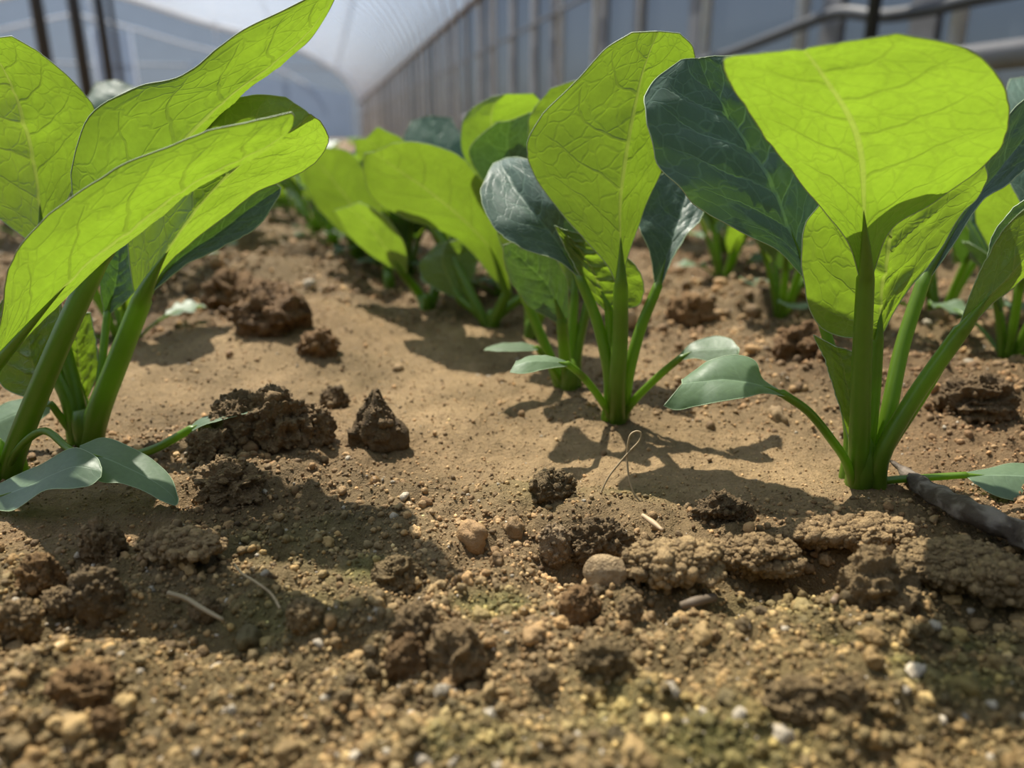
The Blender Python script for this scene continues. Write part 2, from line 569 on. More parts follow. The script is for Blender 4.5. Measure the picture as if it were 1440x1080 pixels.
obj('door_panel', mesh_from(np.array([[-.45, 0, 0], [.45, 0, 0], [.45, 0, 2.7], [-.45, 0, 2.7]]) @ np.array([R, G, [0, 0, 1]]), np.array([[0, 1, 2, 3]]), smooth=False), ENDL, dr)
for s in (-.48, .48):
    bar('door_post', [gh(-5.2 + s, VEND - .12, 0), gh(-5.2 + s, VEND - .12, 2.75)], .04, WHITE, dr, d0)
obj('lower_panel', mesh_from(np.array([[-2.2, 0, 0], [2.0, 0, 0], [2.0, 0, 1.2], [-2.2, 0, 2.0]]) @ np.array([R, G, [0, 0, 1]]), np.array([[0, 1, 2, 3]]), smooth=False), ENDL, frame).location = np.array(gh(-1.1, VEND - .16, 0)) - fl0

# hoops of the tunnel
hoops = tag(empty('trim_2', gh(UA, 0, 0)), kind='structure')
h0 = np.array(gh(UA, 0, 0))
pts = np.array([gh(UR, 0, -.02)] + [gh(a, 0, b) for a, b in zip(ru, rz)] + [gh(UL, 0, -.02)]) - h0
V, F, t = tube_arrays(pts, .016, 6)
hoop_me = mesh_from(V, [F, t])
first = obj('hoop', hoop_me, simple('hoop_grey', (.62, .66, .72), .45), hoops)
k = 0
v = .79
first.location = G*v
while v < VEND - .6:
    v += .5
    c = first.copy(); C.objects.link(c); c.location = G*v
for u, z, r, m in ((UR, ZE, .025, RUST), (UR - .02, .62, .008, WIRE), (-1.0, 2.94, .014, STEEL), (UA, ZA, .016, STEEL), (.55, 2.06, .014, STEEL)):
    bar('long_rail', [gh(u - .015, VBACK, z), gh(u - .015, VEND, z)], r, m, hoops, h0)
# dark battens that hold the side film, between the hoops
batten_me = None
for q in range(44):
    vv_ = .78 + .5*q + .12*math.sin(q*2.3)
    if batten_me is None:
        bv, bfc = box_arrays((-.008, -.035, -.02), (.008, .035, ZE))
        batten_me = mesh_from(bv @ np.array([R, G, [0, 0, 1]]), bfc, smooth=False)
        o = obj('batten', batten_me, simple('batten_grey', (.15, .155, .17), .6), hoops)
        first_b = o
    else:
        o = first_b.copy(); C.objects.link(o)
    o.location = gh(UR - .004, vv_, 0) - h0

# rolled film low on the right wall, sagging hose, post by the wall
o = bar('film_roll', [gh(UR - .08, 0.2, .20), gh(UR - .08, 6, .20)], .022, PALE, sides=12)
tag(o, 'pale roll of film lying along the foot of the right wall', 'film roll')
def wallpt(px, py, u):
    v_ = ray(px, py); s = u/float(v_ @ R)
    return np.array([0, 0, CAMH]) + v_*s
hp = [wallpt(x, y, UR - .06) for x, y in ((930, 100), (1010, 80), (1090, 50), (1140, 30), (1185, 17), (1240, 22), (1300, 14), (1370, -2), (1450, -20), (1560, -60))]
hp = catmull(hp, np.linspace(0, 1, 60))
tag(bar('hose', hp, .013, HOSEM), 'dark hose sagging along the right side wall', 'hose')
pt = wallpt(1227, 30, UR - .1)
o = bar('wall_post', [(pt[0], pt[1], -.02), (pt[0], pt[1], 1.2)], .013, DARK)
tag(o, 'short dark post holding the hose beside the right wall', 'post')

# dark posts on the left
for (px, py, uL, r, lab) in ((57, 40, -2.0, .046, 'thickest black post, leftmost of the four at the upper left'),
                        (112, 60, -2.0, .050, 'black post second from the left, between two other posts'),
                        (147, 60, -2.0, .046, 'black post third from the left, close before the thin one'),
                        (160, 40, -2.0, .024, 'thin dark post, rightmost of the four at the upper left')):
    v_ = ray(px, py); s = uL/float(v_ @ R)
    b_ = v_*s
    pr = empty('support_post', (b_[0], b_[1], -.02))
    tag(pr, lab, 'post')
    zt = float(np.interp(-uL*-1, ru[::-1], rz[::-1]))
    bar('pole', [(0, 0, 0), (0, 0, zt + .01)], r, DARK, pr, sides=12)
    bar('collar', [(0, 0, 0), (0, 0, .06)], r*1.5, DARK, pr, sides=12)

# ------------------------------------------------------------------ leaves
def vein_h(u, v):
    x = 2*u - 1; a = np.abs(x)
    ph = (v - .26*a**1.25)*NV + .45*(x > 0)
    d = np.abs((ph % 1) - .5)
    return -np.exp(-(d/.10)**2)*np.clip(1.05 - a, 0, 1) - .8*np.exp(-(a/.05)**2)

def blade_arrays(L, M, Rr, face, nv=44, nu=24, quilt=.0004, ruffle=.0003, camber=.0, rim=.00013, seed=0, teeth=.0):
    t = np.linspace(0, 1, nv)
    Lc, Mc, Rc = catmull(L, t), catmull(M, t), catmull(Rr, t)
    s = np.linspace(-1, 1, nu + 1)
    a = np.abs(s)[None, :, None]
    E = np.where((s < 0)[None, :, None], Lc[:, None], Rc[:, None])
    Gd = Mc[:, None]*(1 - a) + E*a
    dS = np.gradient(Gd, axis=1); dT = np.gradient(Gd, axis=0)
    N = np.cross(dS, dT); N /= np.linalg.norm(N, axis=2)[..., None] + 1e-12
    mean = N.reshape(-1, 3).mean(0)
    flip = mean.dot(face) < 0
    if flip: N = -N
    u, v = np.meshgrid((s + 1)/2, t)
    wid = np.linalg.norm(Rc - Lc, axis=1); k = (wid/wid.max())[:, None]
    rel = -vein_h(u, v)*-1
    nz = fbm2(u*7 + seed*3.1, v*9 + seed, 2)
    ed = np.abs(s)[None]**4
    hh = quilt*k*(rel + .8*nz*(1 - ed)) + ruffle*k*ed*2.0*vn2(u*0 + seed*9.7 + (s > 0)[None]*33, v*11)
    hh = hh - camber*k*4*np.abs(s)[None]*(1 - np.abs(s)[None])
    Gd = Gd + N*hh[..., None]
    if teeth:
        out = E - Mc[:, None]
        out = out/(np.linalg.norm(out, axis=2)[..., None] + 1e-9)
        tv = teeth*vn2(np.full(nv, seed*1.7), t*34)[:, None, None]*k[..., None]
        Gd = Gd + out*tv*(a**8)
    V = Gd.reshape(-1, 3)
    w1 = nu + 1
    q = np.arange(nv - 1)[:, None]*w1 + np.arange(nu)[None]
    F = np.stack([q, q + 1, q + w1 + 1, q + w1], -1).reshape(-1, 4)
    if flip: F = F[:, ::-1]
    uv = np.stack([u.ravel(), v.ravel()], 1)
    mi = np.zeros(len(F), int)
    if rim:
        path = np.vstack([Gd[:, 0], Gd[-1, 1:-1], Gd[::-1, -1]])
        keep = [0]
        for j in range(1, len(path)):
            if np.linalg.norm(path[j] - path[keep[-1]]) > rim*1.5: keep.append(j)
        path = path[keep]
        V2, F2, t2 = tube_arrays(path, rim, 4, cap=False)
        F = np.vstack([F, F2 + len(V)])
        V = np.vstack([V, V2]); uv = np.vstack([uv, np.zeros((len(V2), 2))])
        mi = np.concatenate([mi, np.ones(len(F2), int)])
    return V, F, uv, mi, Mc, N[:, nu//2]

def lerp_d(d, n):
    return np.interp(np.linspace(0, 1, n), np.linspace(0, 1, len(d)), d)

def hero_leaf(plant, base, st, d, eL=0, eR=0, side='ab', pet=None, pr=(9, 7), material=None, name='leaf', nv=56, nu=28,
              quilt=.0004, ruffle=.0003, camber=0, label=None, foot=(0, 0), teeth=.00025, rim=.00013):
    """st: stations foot to tip (Lx,Ly, Mx,My, Rx,Ry); d: depths foot to tip; pet: stalk points (px,py,depth) ground to blade"""
    hero_leaf.n += 1
    if name == 'seed_leaf': ruffle, quilt, rim = .00008, .00004, .00009
    n = len(st)
    dd = lerp_d(d, n)
    wx = np.array([[math.hypot(s[0] - s[2], s[1] - s[3]), math.hypot(s[4] - s[2], s[5] - s[3])] for s in st])
    wk = wx.max(1)/wx.max()
    L = np.array([P(s[0], s[1], q + eL*k_) for s, q, k_ in zip(st, dd, wk)])
    M = np.array([P(s[2], s[3], q) for s, q in zip(st, dd)])
    Rr = np.array([P(s[4], s[5], q + eR*k_) for s, q, k_ in zip(st, dd, wk)])
    view = M.mean(0) - np.array([0, 0, CAMH]); view /= np.linalg.norm(view)
    face = view if side == 'ab' else -view
    V, F, uv, mi, Mc, N = blade_arrays(L, M, Rr, face, nv, nu, quilt, ruffle, camber, seed=hero_leaf.n, teeth=teeth, rim=rim)
    o = obj(name, mesh_from(V - base, F, uv=uv, matidx=mi), [material or LEAF, MARGIN], plant)
    if label: o['label'] = label
    scale = dd[0]*1.04/FPX
    f = base + np.array([foot[0], foot[1], -.003])
    pp = [f] + ([P(*q) for q in pet] if pet else []) + [M[0]]
    pc = catmull(pp, np.linspace(0, 1, 26))
    r = np.interp(np.linspace(0, 1, 26), [0, .3, 1], [pr[0]*1.0, pr[0], pr[1]])*scale
    km = int(len(Mc)*.24)
    rm = np.interp(np.linspace(0, 1, km), [0, .35, 1], [pr[1], pr[1]*.7, .2])*scale
    mc = Mc[1:km] - N[1:km]*(rm[1:, None]*.3)
    pts = np.vstack([pc, mc]); rr = np.concatenate([r, rm[1:]*.92])
    V, F, t = tube_arrays(pts - base, rr, 10)
    obj('stalk', mesh_from(V, [F, t]), STALK, o)
    return o
hero_leaf.n = 0

def crown(plant, base, r=.0022, h=.008):
    z = np.linspace(-.004, h, 7)
    pts = np.stack([.0004*np.sin(z*400), .0003*np.cos(z*500), z], 1)
    V, F, t = tube_arrays(pts, r*np.array([.8, .95, 1.1, 1.15, 1.1, .95, .6]), 12)
    obj('stem', mesh_from(V, [F, t]), STALK, plant)

def new_plant(px, py, label):
    b = surf_hit(px, py)
    p = empty('vegetable_seedling', b)
    tag(p, label, 'seedling')
    return p, b

# ---- plant C: the big one on the right
pC, bC = new_plant(1207, 682, 'large sharp seedling on the right with one broad glowing upright leaf')
crown(pC, bC, .0030, .012)
hero_leaf(pC, bC, [
    (1209, 392, 1217, 392, 1226, 390), (1192, 340, 1216, 338, 1254, 322), (1158, 296, 1214, 282, 1318, 283), (1122, 252, 1211, 228, 1384, 232),
    (1086, 205, 1201, 182, 1413, 192), (1052, 155, 1181, 142, 1420, 150), (1026, 114, 1158, 108, 1400, 103), (1017, 88, 1142, 84, 1358, 68), (1032, 79, 1129, 68, 1262, 48)],
    (.1655, .160, .148, .138, .132), .004, .005, 'ab', [(1209, 600, .1668), (1212, 500, .1665)], (15, 12), quilt=.00035, label='broad glowing leaf with a blunt top', nv=64, nu=34)
hero_leaf(pC, bC, [
    (1226, 476, 1234, 482, 1241, 470), (1178, 472, 1237, 452, 1262, 431), (1146, 450, 1239, 422, 1282, 402), (1129, 392, 1242, 385, 1318, 359),
    (1130, 335, 1247, 345, 1351, 304), (1150, 288, 1256, 300, 1378, 275), (1180, 245, 1268, 255, 1386, 238), (1225, 205, 1280, 215, 1370, 195), (1270, 178, 1290, 180, 1310, 178)],
    (.174, .174, .172, .168), -.003, -.002, 'ab', [(1222, 620, .171), (1230, 545, .173)], (9, 8), quilt=.0011, ruffle=.0006, label='puckered glowing leaf behind the broad one', foot=(.002, .004), nv=64, nu=34)
hero_leaf(pC, bC, [
    (1128, 388, 1134, 386, 1140, 384), (1090, 350, 1123, 352, 1146, 330), (1036, 323, 1108, 312, 1154, 282), (980, 288, 1091, 270, 1160, 222),
    (936, 246, 1068, 226, 1142, 165), (914, 197, 1043, 184, 1107, 120), (905, 150, 1018, 150, 1066, 94), (920, 114, 998, 118, 1032, 81), (958, 84, 983, 82, 1005, 79)],
    (.188, .191, .193, .195), -.020, .007, 'ad', [(1195, 600, .176), (1165, 480, .184)], (9, 6), LEAF_WAXY, quilt=.0008, ruffle=.0005, camber=-.0008, label='dark glossy leaf spreading to the left', foot=(-.001, .005))
hero_leaf(pC, bC, [
    (1296, 384, 1300, 390, 1306, 394), (1322, 330, 1335, 335, 1343, 340), (1362, 262, 1372, 280, 1380, 284), (1385, 200, 1405, 240, 1415, 260),
    (1415, 165, 1440, 195, 1455, 226), (1450, 130, 1480, 150, 1500, 190), (1490, 110, 1515, 120, 1530, 140)],
    (.183, .190, .20, .215), -.002, -.002, 'ad', [(1245, 600, .172), (1268, 490, .178)], (11, 9), LEAF_WAXY, label='pale shiny narrow leaf reaching right', foot=(.004, .003), quilt=.0003)
hero_leaf(pC, bC, [
    (1348, 461, 1352, 465, 1357, 470), (1366, 410, 1384, 424, 1393, 430), (1386, 366, 1416, 392, 1428, 402), (1410, 326, 1452, 352, 1468, 366),
    (1445, 292, 1496, 305, 1515, 332), (1505, 255, 1545, 265, 1556, 292), (1565, 240, 1585, 245, 1590, 262)],
    (.163, .160, .156, .154), .004, .002, 'ab', [(1240, 640, .166), (1285, 560, .1655)], (13, 11), label='folded leaf on a long slanting stalk', foot=(.005, 0))
hero_leaf(pC, bC, [
    (1368, 424, 1374, 424, 1380, 424), (1384, 384, 1395, 384, 1404, 384), (1392, 345, 1413, 342, 1434, 340), (1416, 302, 1444, 305, 1474, 312), (1450, 270, 1485, 275, 1520, 290)],
    (.170, .172, .175), -.002, -.002, 'ad', [(1245, 640, .168), (1305, 545, .169)], (7, 6), LEAF_WAXY, label='grey green leaf tip at the right edge', foot=(.005, .002))
hero_leaf(pC, bC, [
    (1199, 642, 1204, 642, 1210, 642), (1186, 590, 1199, 590, 1214, 590), (1172, 545, 1191, 545, 1216, 545), (1160, 506, 1184, 510, 1214, 515), (1144, 471, 1176, 488, 1210, 497)],
    (.1695, .171, .172), .001, .001, 'ab', None, (6, 5), label='small curled young leaf', foot=(-.002, .002), quilt=.0006)
hero_leaf(pC, bC, [
    (1096, 549, 1100, 553, 1103, 557), (1072, 532, 1080, 545, 1074, 553), (1062, 508, 1052, 538, 1052, 558), (1036, 499, 1018, 534, 1012, 565),
    (1004, 505, 992, 536, 980, 571), (978, 520, 972, 538, 953, 577), (962, 534, 959, 540, 933, 571)],
    (.158, .156, .154), .008, -.006, 'ad', [(1190, 650, .166), (1172, 622, .164), (1138, 580, .161)], (7, 6), COTY, name='seed_leaf', quilt=.0001, teeth=0, camber=-.0006)
hero_leaf(pC, bC, [
    (1354, 665, 1358, 668, 1360, 671), (1384, 660, 1388, 668, 1374, 682), (1420, 652, 1418, 668, 1400, 697), (1458, 654, 1450, 670, 1440, 704), (1492, 664, 1485, 675, 1478, 690)],
    (.166, .165, .164), .006, -.005, 'ad', [(1235, 678, .1675), (1300, 672, .167)], (6, 5), COTY, name='seed_leaf', quilt=.0001, teeth=0)

# ---- plant B: middle
pB, bB = new_plant(868, 592, 'middle seedling with a tall rounded glowing leaf left of the broad leaved one')
crown(pB, bB, .0026, .010)
hero_leaf(pB, bB, [
    (868, 402, 873, 402, 879, 402), (853, 372, 873, 370, 881, 369), (818, 332, 873, 330, 893, 333), (779, 287, 873, 285, 910, 287), (750, 243, 878, 240, 930, 242),
    (742, 205, 885, 195, 948, 195), (762, 162, 893, 150, 968, 140), (815, 110, 903, 105, 978, 95), (850, 70, 914, 72, 974, 66), (888, 46, 926, 44, 956, 47)],
    (.2045, .205, .203, .199), .005, .006, 'ab', [(868, 540, .2065), (872, 470, .206)], (13, 10), quilt=.0004, label='tall rounded glowing leaf')
hero_leaf(pB, bB, [
    (921, 400, 925, 402, 929, 404), (914, 355, 936, 365, 943, 370), (899, 322, 948, 330, 963, 335), (898, 293, 958, 298, 986, 305), (922, 252, 966, 265, 991, 270), (955, 235, 971, 240, 983, 240)],
    (.212, .222, .235), -.003, -.003, 'ad', [(882, 535, .2085), (900, 465, .210)], (9, 7), LEAF_WAXY, label='dark leaf on the right side', foot=(.002, .003))
hero_leaf(pB, bB, [
    (851, 437, 856, 434, 880, 435), (830, 414, 842, 402, 901, 425), (806, 370, 828, 372, 903, 392), (790, 338, 808, 344, 876, 358), (780, 317, 790, 322, 812, 328)],
    (.2105, .212, .213), 0, .002, 'ab', [(862, 540, .2085)], (8, 6), label='small puckered young leaf', quilt=.0009, foot=(0, .003))
hero_leaf(pB, bB, [
    (812, 388, 816, 391, 820, 392), (780, 364, 798, 362, 815, 350), (730, 347, 776, 330, 820, 310), (694, 318, 751, 300, 800, 270), (676, 275, 726, 268, 770, 235), (686, 244, 709, 240, 735, 222), (694, 230, 701, 227, 712, 222)],
    (.2125, .220, .242), -.004, -.004, 'ad', [(858, 540, .208), (842, 460, .210)], (9, 7), LEAF_WAXY, label='dark dusty leaf on the left side', foot=(-.003, .002))
hero_leaf(pB, bB, [
    (797, 509, 798, 512, 798, 515), (778, 502, 775, 508, 772, 518), (750, 500, 745, 508, 738, 525), (726, 508, 722, 515, 717, 524)],
    (.196, .193, .19), .005, -.004, 'ad', [(850, 570, .2085), (822, 532, .203)], (6, 5), COTY, name='seed_leaf', quilt=.0001, teeth=0, nv=30, nu=14)
hero_leaf(pB, bB, [
    (955, 500, 957, 503, 959, 506), (972, 483, 977, 493, 981, 504), (1002, 473, 1005, 491, 1012, 512), (1026, 476, 1030, 490, 1035, 505), (1036, 486, 1040, 490, 1039, 496)],
    (.202, .2, .198), .005, -.004, 'ad', [(888, 568, .2095), (925, 530, .206)], (6, 5), COTY, name='seed_leaf', quilt=.0001, teeth=0, nv=30, nu=14)

# ---- plant G: just behind B on its left
pG, bG = new_plant(800, 547, 'blurred seedling with a drooping dark leaf just behind the middle one')
crown(pG, bG, .0026, .010)
hero_leaf(pG, bG, [
    (786, 456, 790, 452, 800, 446), (745, 430, 776, 412, 797, 395), (718, 396, 752, 382, 778, 360), (709, 366, 727, 360, 748, 344), (708, 344, 712, 344, 720, 341)],
    (.238, .236, .234), .003, -.003, 'ad', [(796, 520, .242)], (9, 8), LEAF_WAXY, label='drooping dark leaf', quilt=.0007)
for (tx, ty, fx) in ((731, 403, -.002), (808, 415, .002), (828, 420, .003)):
    hero_leaf(pG, bG, [(tx - 4, ty, tx, ty, tx + 4, ty), (tx - 22, ty - 45, tx - 4, ty - 45, tx + 16, ty - 45), (tx - 34, ty - 95, tx - 8, ty - 95, tx + 24, ty - 95), (tx - 24, ty - 140, tx - 10, ty - 140, tx + 8, ty - 140)],
        (.25, .253, .256), .003, .003, 'ab', [(tx*.4 + 800*.6, 500, .247)], (8, 6), foot=(fx, .003), nv=30, nu=14)
hero_leaf(pG, bG, [
    (754, 487, 755, 489, 756, 492), (735, 482, 734, 488, 733, 494), (706, 483, 705, 488, 704, 494), (684, 489, 682, 491, 681, 493)],
    (.235, .232, .23), .004, -.003, 'ad', [(785, 530, .243)], (5, 4), COTY, name='seed_leaf', nv=20, nu=10, teeth=0)

# ---- plants H, I, J, K: further up the same row, out of focus
pH, bH = new_plant(745, 475, 'blurred seedling with a glowing arched leaf over a dark one behind the middle')
crown(pH, bH)
hero_leaf(pH, bH, [(731, 332, 736, 332, 740, 332), (690, 290, 720, 280, 760, 280), (660, 240, 700, 230, 766, 230), (648, 200, 691, 180, 766, 180), (656, 160, 693, 150, 766, 150), (692, 136, 710, 132, 750, 132)],
    (.31, .31, .305, .30), .006, .006, 'ab', [(744, 420, .313)], (7, 6), nv=34, nu=18)
hero_leaf(pH, bH, [(753, 332, 760, 332, 768, 332), (715, 295, 745, 290, 780, 290), (680, 255, 726, 250, 776, 240), (660, 210, 713, 205, 766, 190), (698, 172, 718, 170, 746, 158)],
    (.30, .297, .294, .29), -.005, -.005, 'ad', [(752, 420, .308)], (7, 6), LEAF_WAXY, nv=34, nu=18)
hero_leaf(pH, bH, [(795, 302, 800, 302, 805, 302), (758, 250, 795, 250, 830, 250), (744, 200, 795, 200, 846, 200), (746, 162, 801, 150, 850, 150), (775, 124, 812, 112, 836, 104)],
    (.275, .272, .268, .264), .005, .005, 'ab', [(765, 430, .305), (785, 370, .285)], (7, 6), nv=34, nu=18)
pI, bI = new_plant(690, 460, 'blurred seedling whose wide bright leaf arches to the left over the soil')
crown(pI, bI)
hero_leaf(pI, bI, [(708, 412, 713, 412, 718, 412), (655, 346, 692, 354, 708, 336), (610, 322, 662, 319, 692, 290), (565, 305, 626, 286, 674, 250), (526, 281, 586, 256, 642, 217), (511, 242, 551, 232, 590, 200), (512, 216, 526, 214, 552, 202)],
    (.322, .318, .315, .312), .012, -.016, 'ab', [(700, 440, .326)], (8, 7), nv=40, nu=20, label='wide bright arching leaf')
hero_leaf(pI, bI, [(592, 302, 600, 302, 610, 302), (540, 256, 570, 250, 600, 245), (505, 222, 541, 216, 576, 204), (498, 196, 515, 194, 531, 178)],
    (.35, .352, .350), .008, -.012, 'ab', [(670, 430, .332), (635, 360, .342)], (7, 6), nv=30, nu=16)
hero_leaf(pI, bI, [(640, 420, 646, 420, 652, 420), (600, 398, 630, 390, 668, 380), (590, 372, 622, 362, 672, 352), (612, 345, 630, 340, 655, 335)],
    (.335, .338, .34), .004, .004, 'ab', [(676, 445, .331)], (7, 6), nv=26, nu=14)
hero_leaf(pI, bI, [(742, 410, 746, 408, 750, 406), (728, 380, 742, 372, 756, 366), (722, 350, 736, 342, 752, 334), (728, 325, 736, 320, 742, 318)],
    (.33, .332, .334), .003, .003, 'ad', [(700, 445, .33)], (7, 6), LEAF_WAXY, nv=26, nu=14)
pK, bK = new_plant(600, 436, 'blurred seedling with a pale silvery leaf top rising behind the wide arching leaf')
crown(pK, bK)
hero_leaf(pK, bK, [(630, 332, 640, 332, 650, 332), (580, 270, 630, 270, 672, 270), (563, 215, 616, 213, 656, 208), (578, 170, 604, 162, 634, 166)],
    (.385, .390, .397, .407), -.005, .004, 'ad', [(615, 400, .365)], (7, 6), LEAF_WAXY, nv=30, nu=16)
hero_leaf(pK, bK, [(560, 382, 566, 384, 572, 386), (520, 358, 545, 352, 570, 350), (490, 330, 520, 318, 548, 310), (470, 296, 490, 290, 505, 284)],
    (.36, .357, .355), .008, -.012, 'ab', [(590, 415, .366)], (7, 6), nv=26, nu=14)
pJ, bJ = new_plant(548, 405, 'blurred seedling with a bright leaf bending left, furthest of the clear row')
crown(pJ, bJ)
hero_leaf(pJ, bJ, [(530, 350, 540, 352, 550, 350), (480, 326, 511, 310, 535, 290), (440, 282, 481, 268, 515, 244), (426, 246, 456, 238, 490, 214), (430, 224, 440, 222, 456, 207)],
    (.42, .418, .415), .010, -.018, 'ab', [(545, 380, .425)], (7, 6), nv=30, nu=16)

# ---- plants on the left
pA, bA = new_plant(5, 672, 'sharp seedling at the left edge with two long folded glowing leaves pointing right')
crown(pA, bA, .0026, .010)
hero_leaf(pA, bA, [
    (128, 360, 138, 366, 148, 370), (110, 305, 166, 330, 178, 332), (101, 266, 196, 286, 210, 290), (103, 230, 226, 242, 242, 242), (128, 162, 259, 196, 274, 196),
    (190, 124, 297, 158, 310, 158), (255, 107, 337, 123, 349, 124), (302, 72, 380, 91, 390, 96), (347, 40, 422, 56, 430, 60), (402, 13, 452, 20, 457, 24), (455, -14, 471, -16, 475, -12)],
    (.177, .183, .186, .182), -.006, .010, 'ab', [(25, 625, .1715), (85, 480, .173)], (16, 14), quilt=.0006, label='upper long folded leaf with a pointed tip', nv=64, camber=.001)
hero_leaf(pA, bA, [
    (-16, 512, -10, 518, -4, 522), (0, 455, 32, 468, 42, 470), (8, 402, 77, 418, 90, 418), (18, 362, 124, 370, 134, 372), (60, 310, 172, 332, 180, 334),
    (115, 268, 217, 298, 224, 300), (175, 233, 260, 265, 267, 267), (235, 208, 307, 238, 314, 240), (290, 185, 352, 216, 358, 218), (345, 172, 387, 197, 390, 198), (388, 163, 406, 178, 409, 178), (410, 158, 413, 162, 414, 164)],
    (.164, .157, .152, .150), -.006, .008, 'ab', [(-18, 640, .168), (-22, 580, .166)], (12, 10), quilt=.0006, label='lower long folded leaf in front', nv=64, camber=.001)
hero_leaf(pA, bA, [
    (56, 562, 62, 562, 68, 558), (8, 546, 52, 522, 72, 515), (-14, 492, 42, 482, 81, 465), (-8, 440, 36, 442, 84, 424), (18, 410, 32, 410, 62, 400)],
    (.181, .182, .184), .001, .001, 'ab', [(30, 630, .176)], (7, 6), quilt=.0011, label='small puckered glowing leaf', foot=(.003, .004))
hero_leaf(pA, bA, [
    (-32, 698, -30, 704, -30, 712), (0, 680, 4, 696, 2, 718), (38, 662, 42, 682, 24, 716), (64, 650, 72, 668, 62, 690), (103, 630, 105, 656, 102, 687), (134, 642, 134, 660, 128, 682), (143, 658, 143, 664, 142, 671)],
    (.153, .152, .150), .006, -.005, 'ad', [(-25, 690, .160)], (7, 6), COTY, name='seed_leaf', quilt=.0001, teeth=0)
hero_leaf(pA, bA, [
    (112, 627, 112, 638, 115, 650), (146, 616, 142, 642, 138, 676), (184, 629, 176, 656, 173, 680), (218, 649, 210, 673, 205, 692), (241, 673, 236, 691, 231, 706), (251, 702, 250, 708, 247, 711)],
    (.159, .157, .154), .007, -.005, 'ad', [(20, 640, .169), (60, 606, .167), (95, 630, .163)], (6, 5), COTY, name='seed_leaf', quilt=.0001, teeth=0, label='sunlit seed leaf')

pA2, bA2 = new_plant(122, 625, 'left seedling standing behind the folded leaves, with a rounded leaf bending right')
crown(pA2, bA2, .0028, .010)
hero_leaf(pA2, bA2, [
    (52, 348, 60, 348, 68, 348), (24, 326, 58, 312, 86, 300), (-20, 290, 53, 256, 110, 250), (-52, 240, 44, 206, 131, 200), (-70, 190, 33, 162, 135, 158), (-75, 140, 16, 120, 105, 118), (-60, 88, -4, 80, 60, 77), (-38, 58, -18, 55, 16, 51)],
    (.203, .203, .199, .194), .005, .005, 'ab', [(108, 560, .197), (80, 450, .202)], (10, 9), label='rounded glowing leaf at the left edge', quilt=.0006)
hero_leaf(pA2, bA2, [
    (191, 425, 199, 423, 208, 423), (184, 376, 218, 383, 231, 378), (182, 326, 246, 338, 270, 340), (200, 270, 276, 296, 320, 300), (236, 225, 309, 258, 374, 264), (268, 185, 346, 225, 427, 240), (306, 150, 384, 199, 456, 214), (356, 134, 417, 178, 462, 193), (402, 137, 436, 160, 450, 170)],
    (.196, .193, .188, .182), .006, .006, 'ab', [(138, 580, .194), (165, 510, .195)], (17, 14), label='rounded leaf bending right on a thick stalk', quilt=.0006)
hero_leaf(pA2, bA2, [
    (208, 402, 212, 405, 217, 408), (240, 345, 252, 364, 262, 372), (286, 305, 303, 330, 312, 348), (338, 268, 350, 294, 362, 318), (388, 258, 395, 264, 394, 273)],
    (.205, .208, .212), -.002, -.002, 'ad', [(150, 560, .199), (185, 470, .202)], (7, 6), LEAF_WAXY, label='dark leaf half hidden behind the bending one')
hero_leaf(pA2, bA2, [
    (147, 442, 151, 440, 156, 440), (141, 402, 161, 402, 186, 412), (139, 362, 166, 366, 188, 370), (146, 330, 162, 330, 184, 330)],
    (.207, .208, .21), -.002, -.002, 'ad', [(140, 545, .199)], (6, 5), LEAF_WAXY, label='dark inner leaf', foot=(0, .003))
hero_leaf(pA2, bA2, [
    (60, 505, 66, 505, 72, 502), (42, 470, 58, 465, 76, 460), (30, 430, 50, 425, 74, 420), (34, 396, 48, 392, 62, 390)],
    (.199, .202, .205), .002, .002, 'ab', [(98, 565, .196)], (12, 10), foot=(-.003, 0))
hero_leaf(pA2, bA2, [
    (112, 562, 118, 562, 124, 558), (86, 520, 113, 522, 138, 520), (78, 480, 109, 482, 134, 482), (84, 438, 109, 440, 126, 440)],
    (.201, .203, .205), -.001, -.001, 'ab', [(124, 600, .197)], (7, 6), label='small shaded inner leaf', foot=(0, .004))
hero_leaf(pA2, bA2, [
    (268, 600, 269, 603, 270, 606), (284, 588, 290, 591, 293, 596), (316, 580, 322, 583, 326, 587), (353, 575, 355, 577, 356, 579)],
    (.1815, .182, .184), .003, -.003, 'ad', [(160, 645, .187), (215, 632, .183)], (7, 6), COTY, name='seed_leaf', quilt=.0001, teeth=0, label='thin seed leaf seen edge on', nv=24, nu=10)
hero_leaf(pA2, bA2, [
    (68, 560, 72, 568, 70, 580), (40, 560, 42, 575, 44, 600), (10, 566, 14, 585, 18, 620), (-20, 585, -16, 600, -10, 625)],
    (.192, .19, .188), .005, -.004, 'ad', [(95, 600, .194)], (6, 5), COTY, name='seed_leaf', teeth=0, nv=24, nu=12)

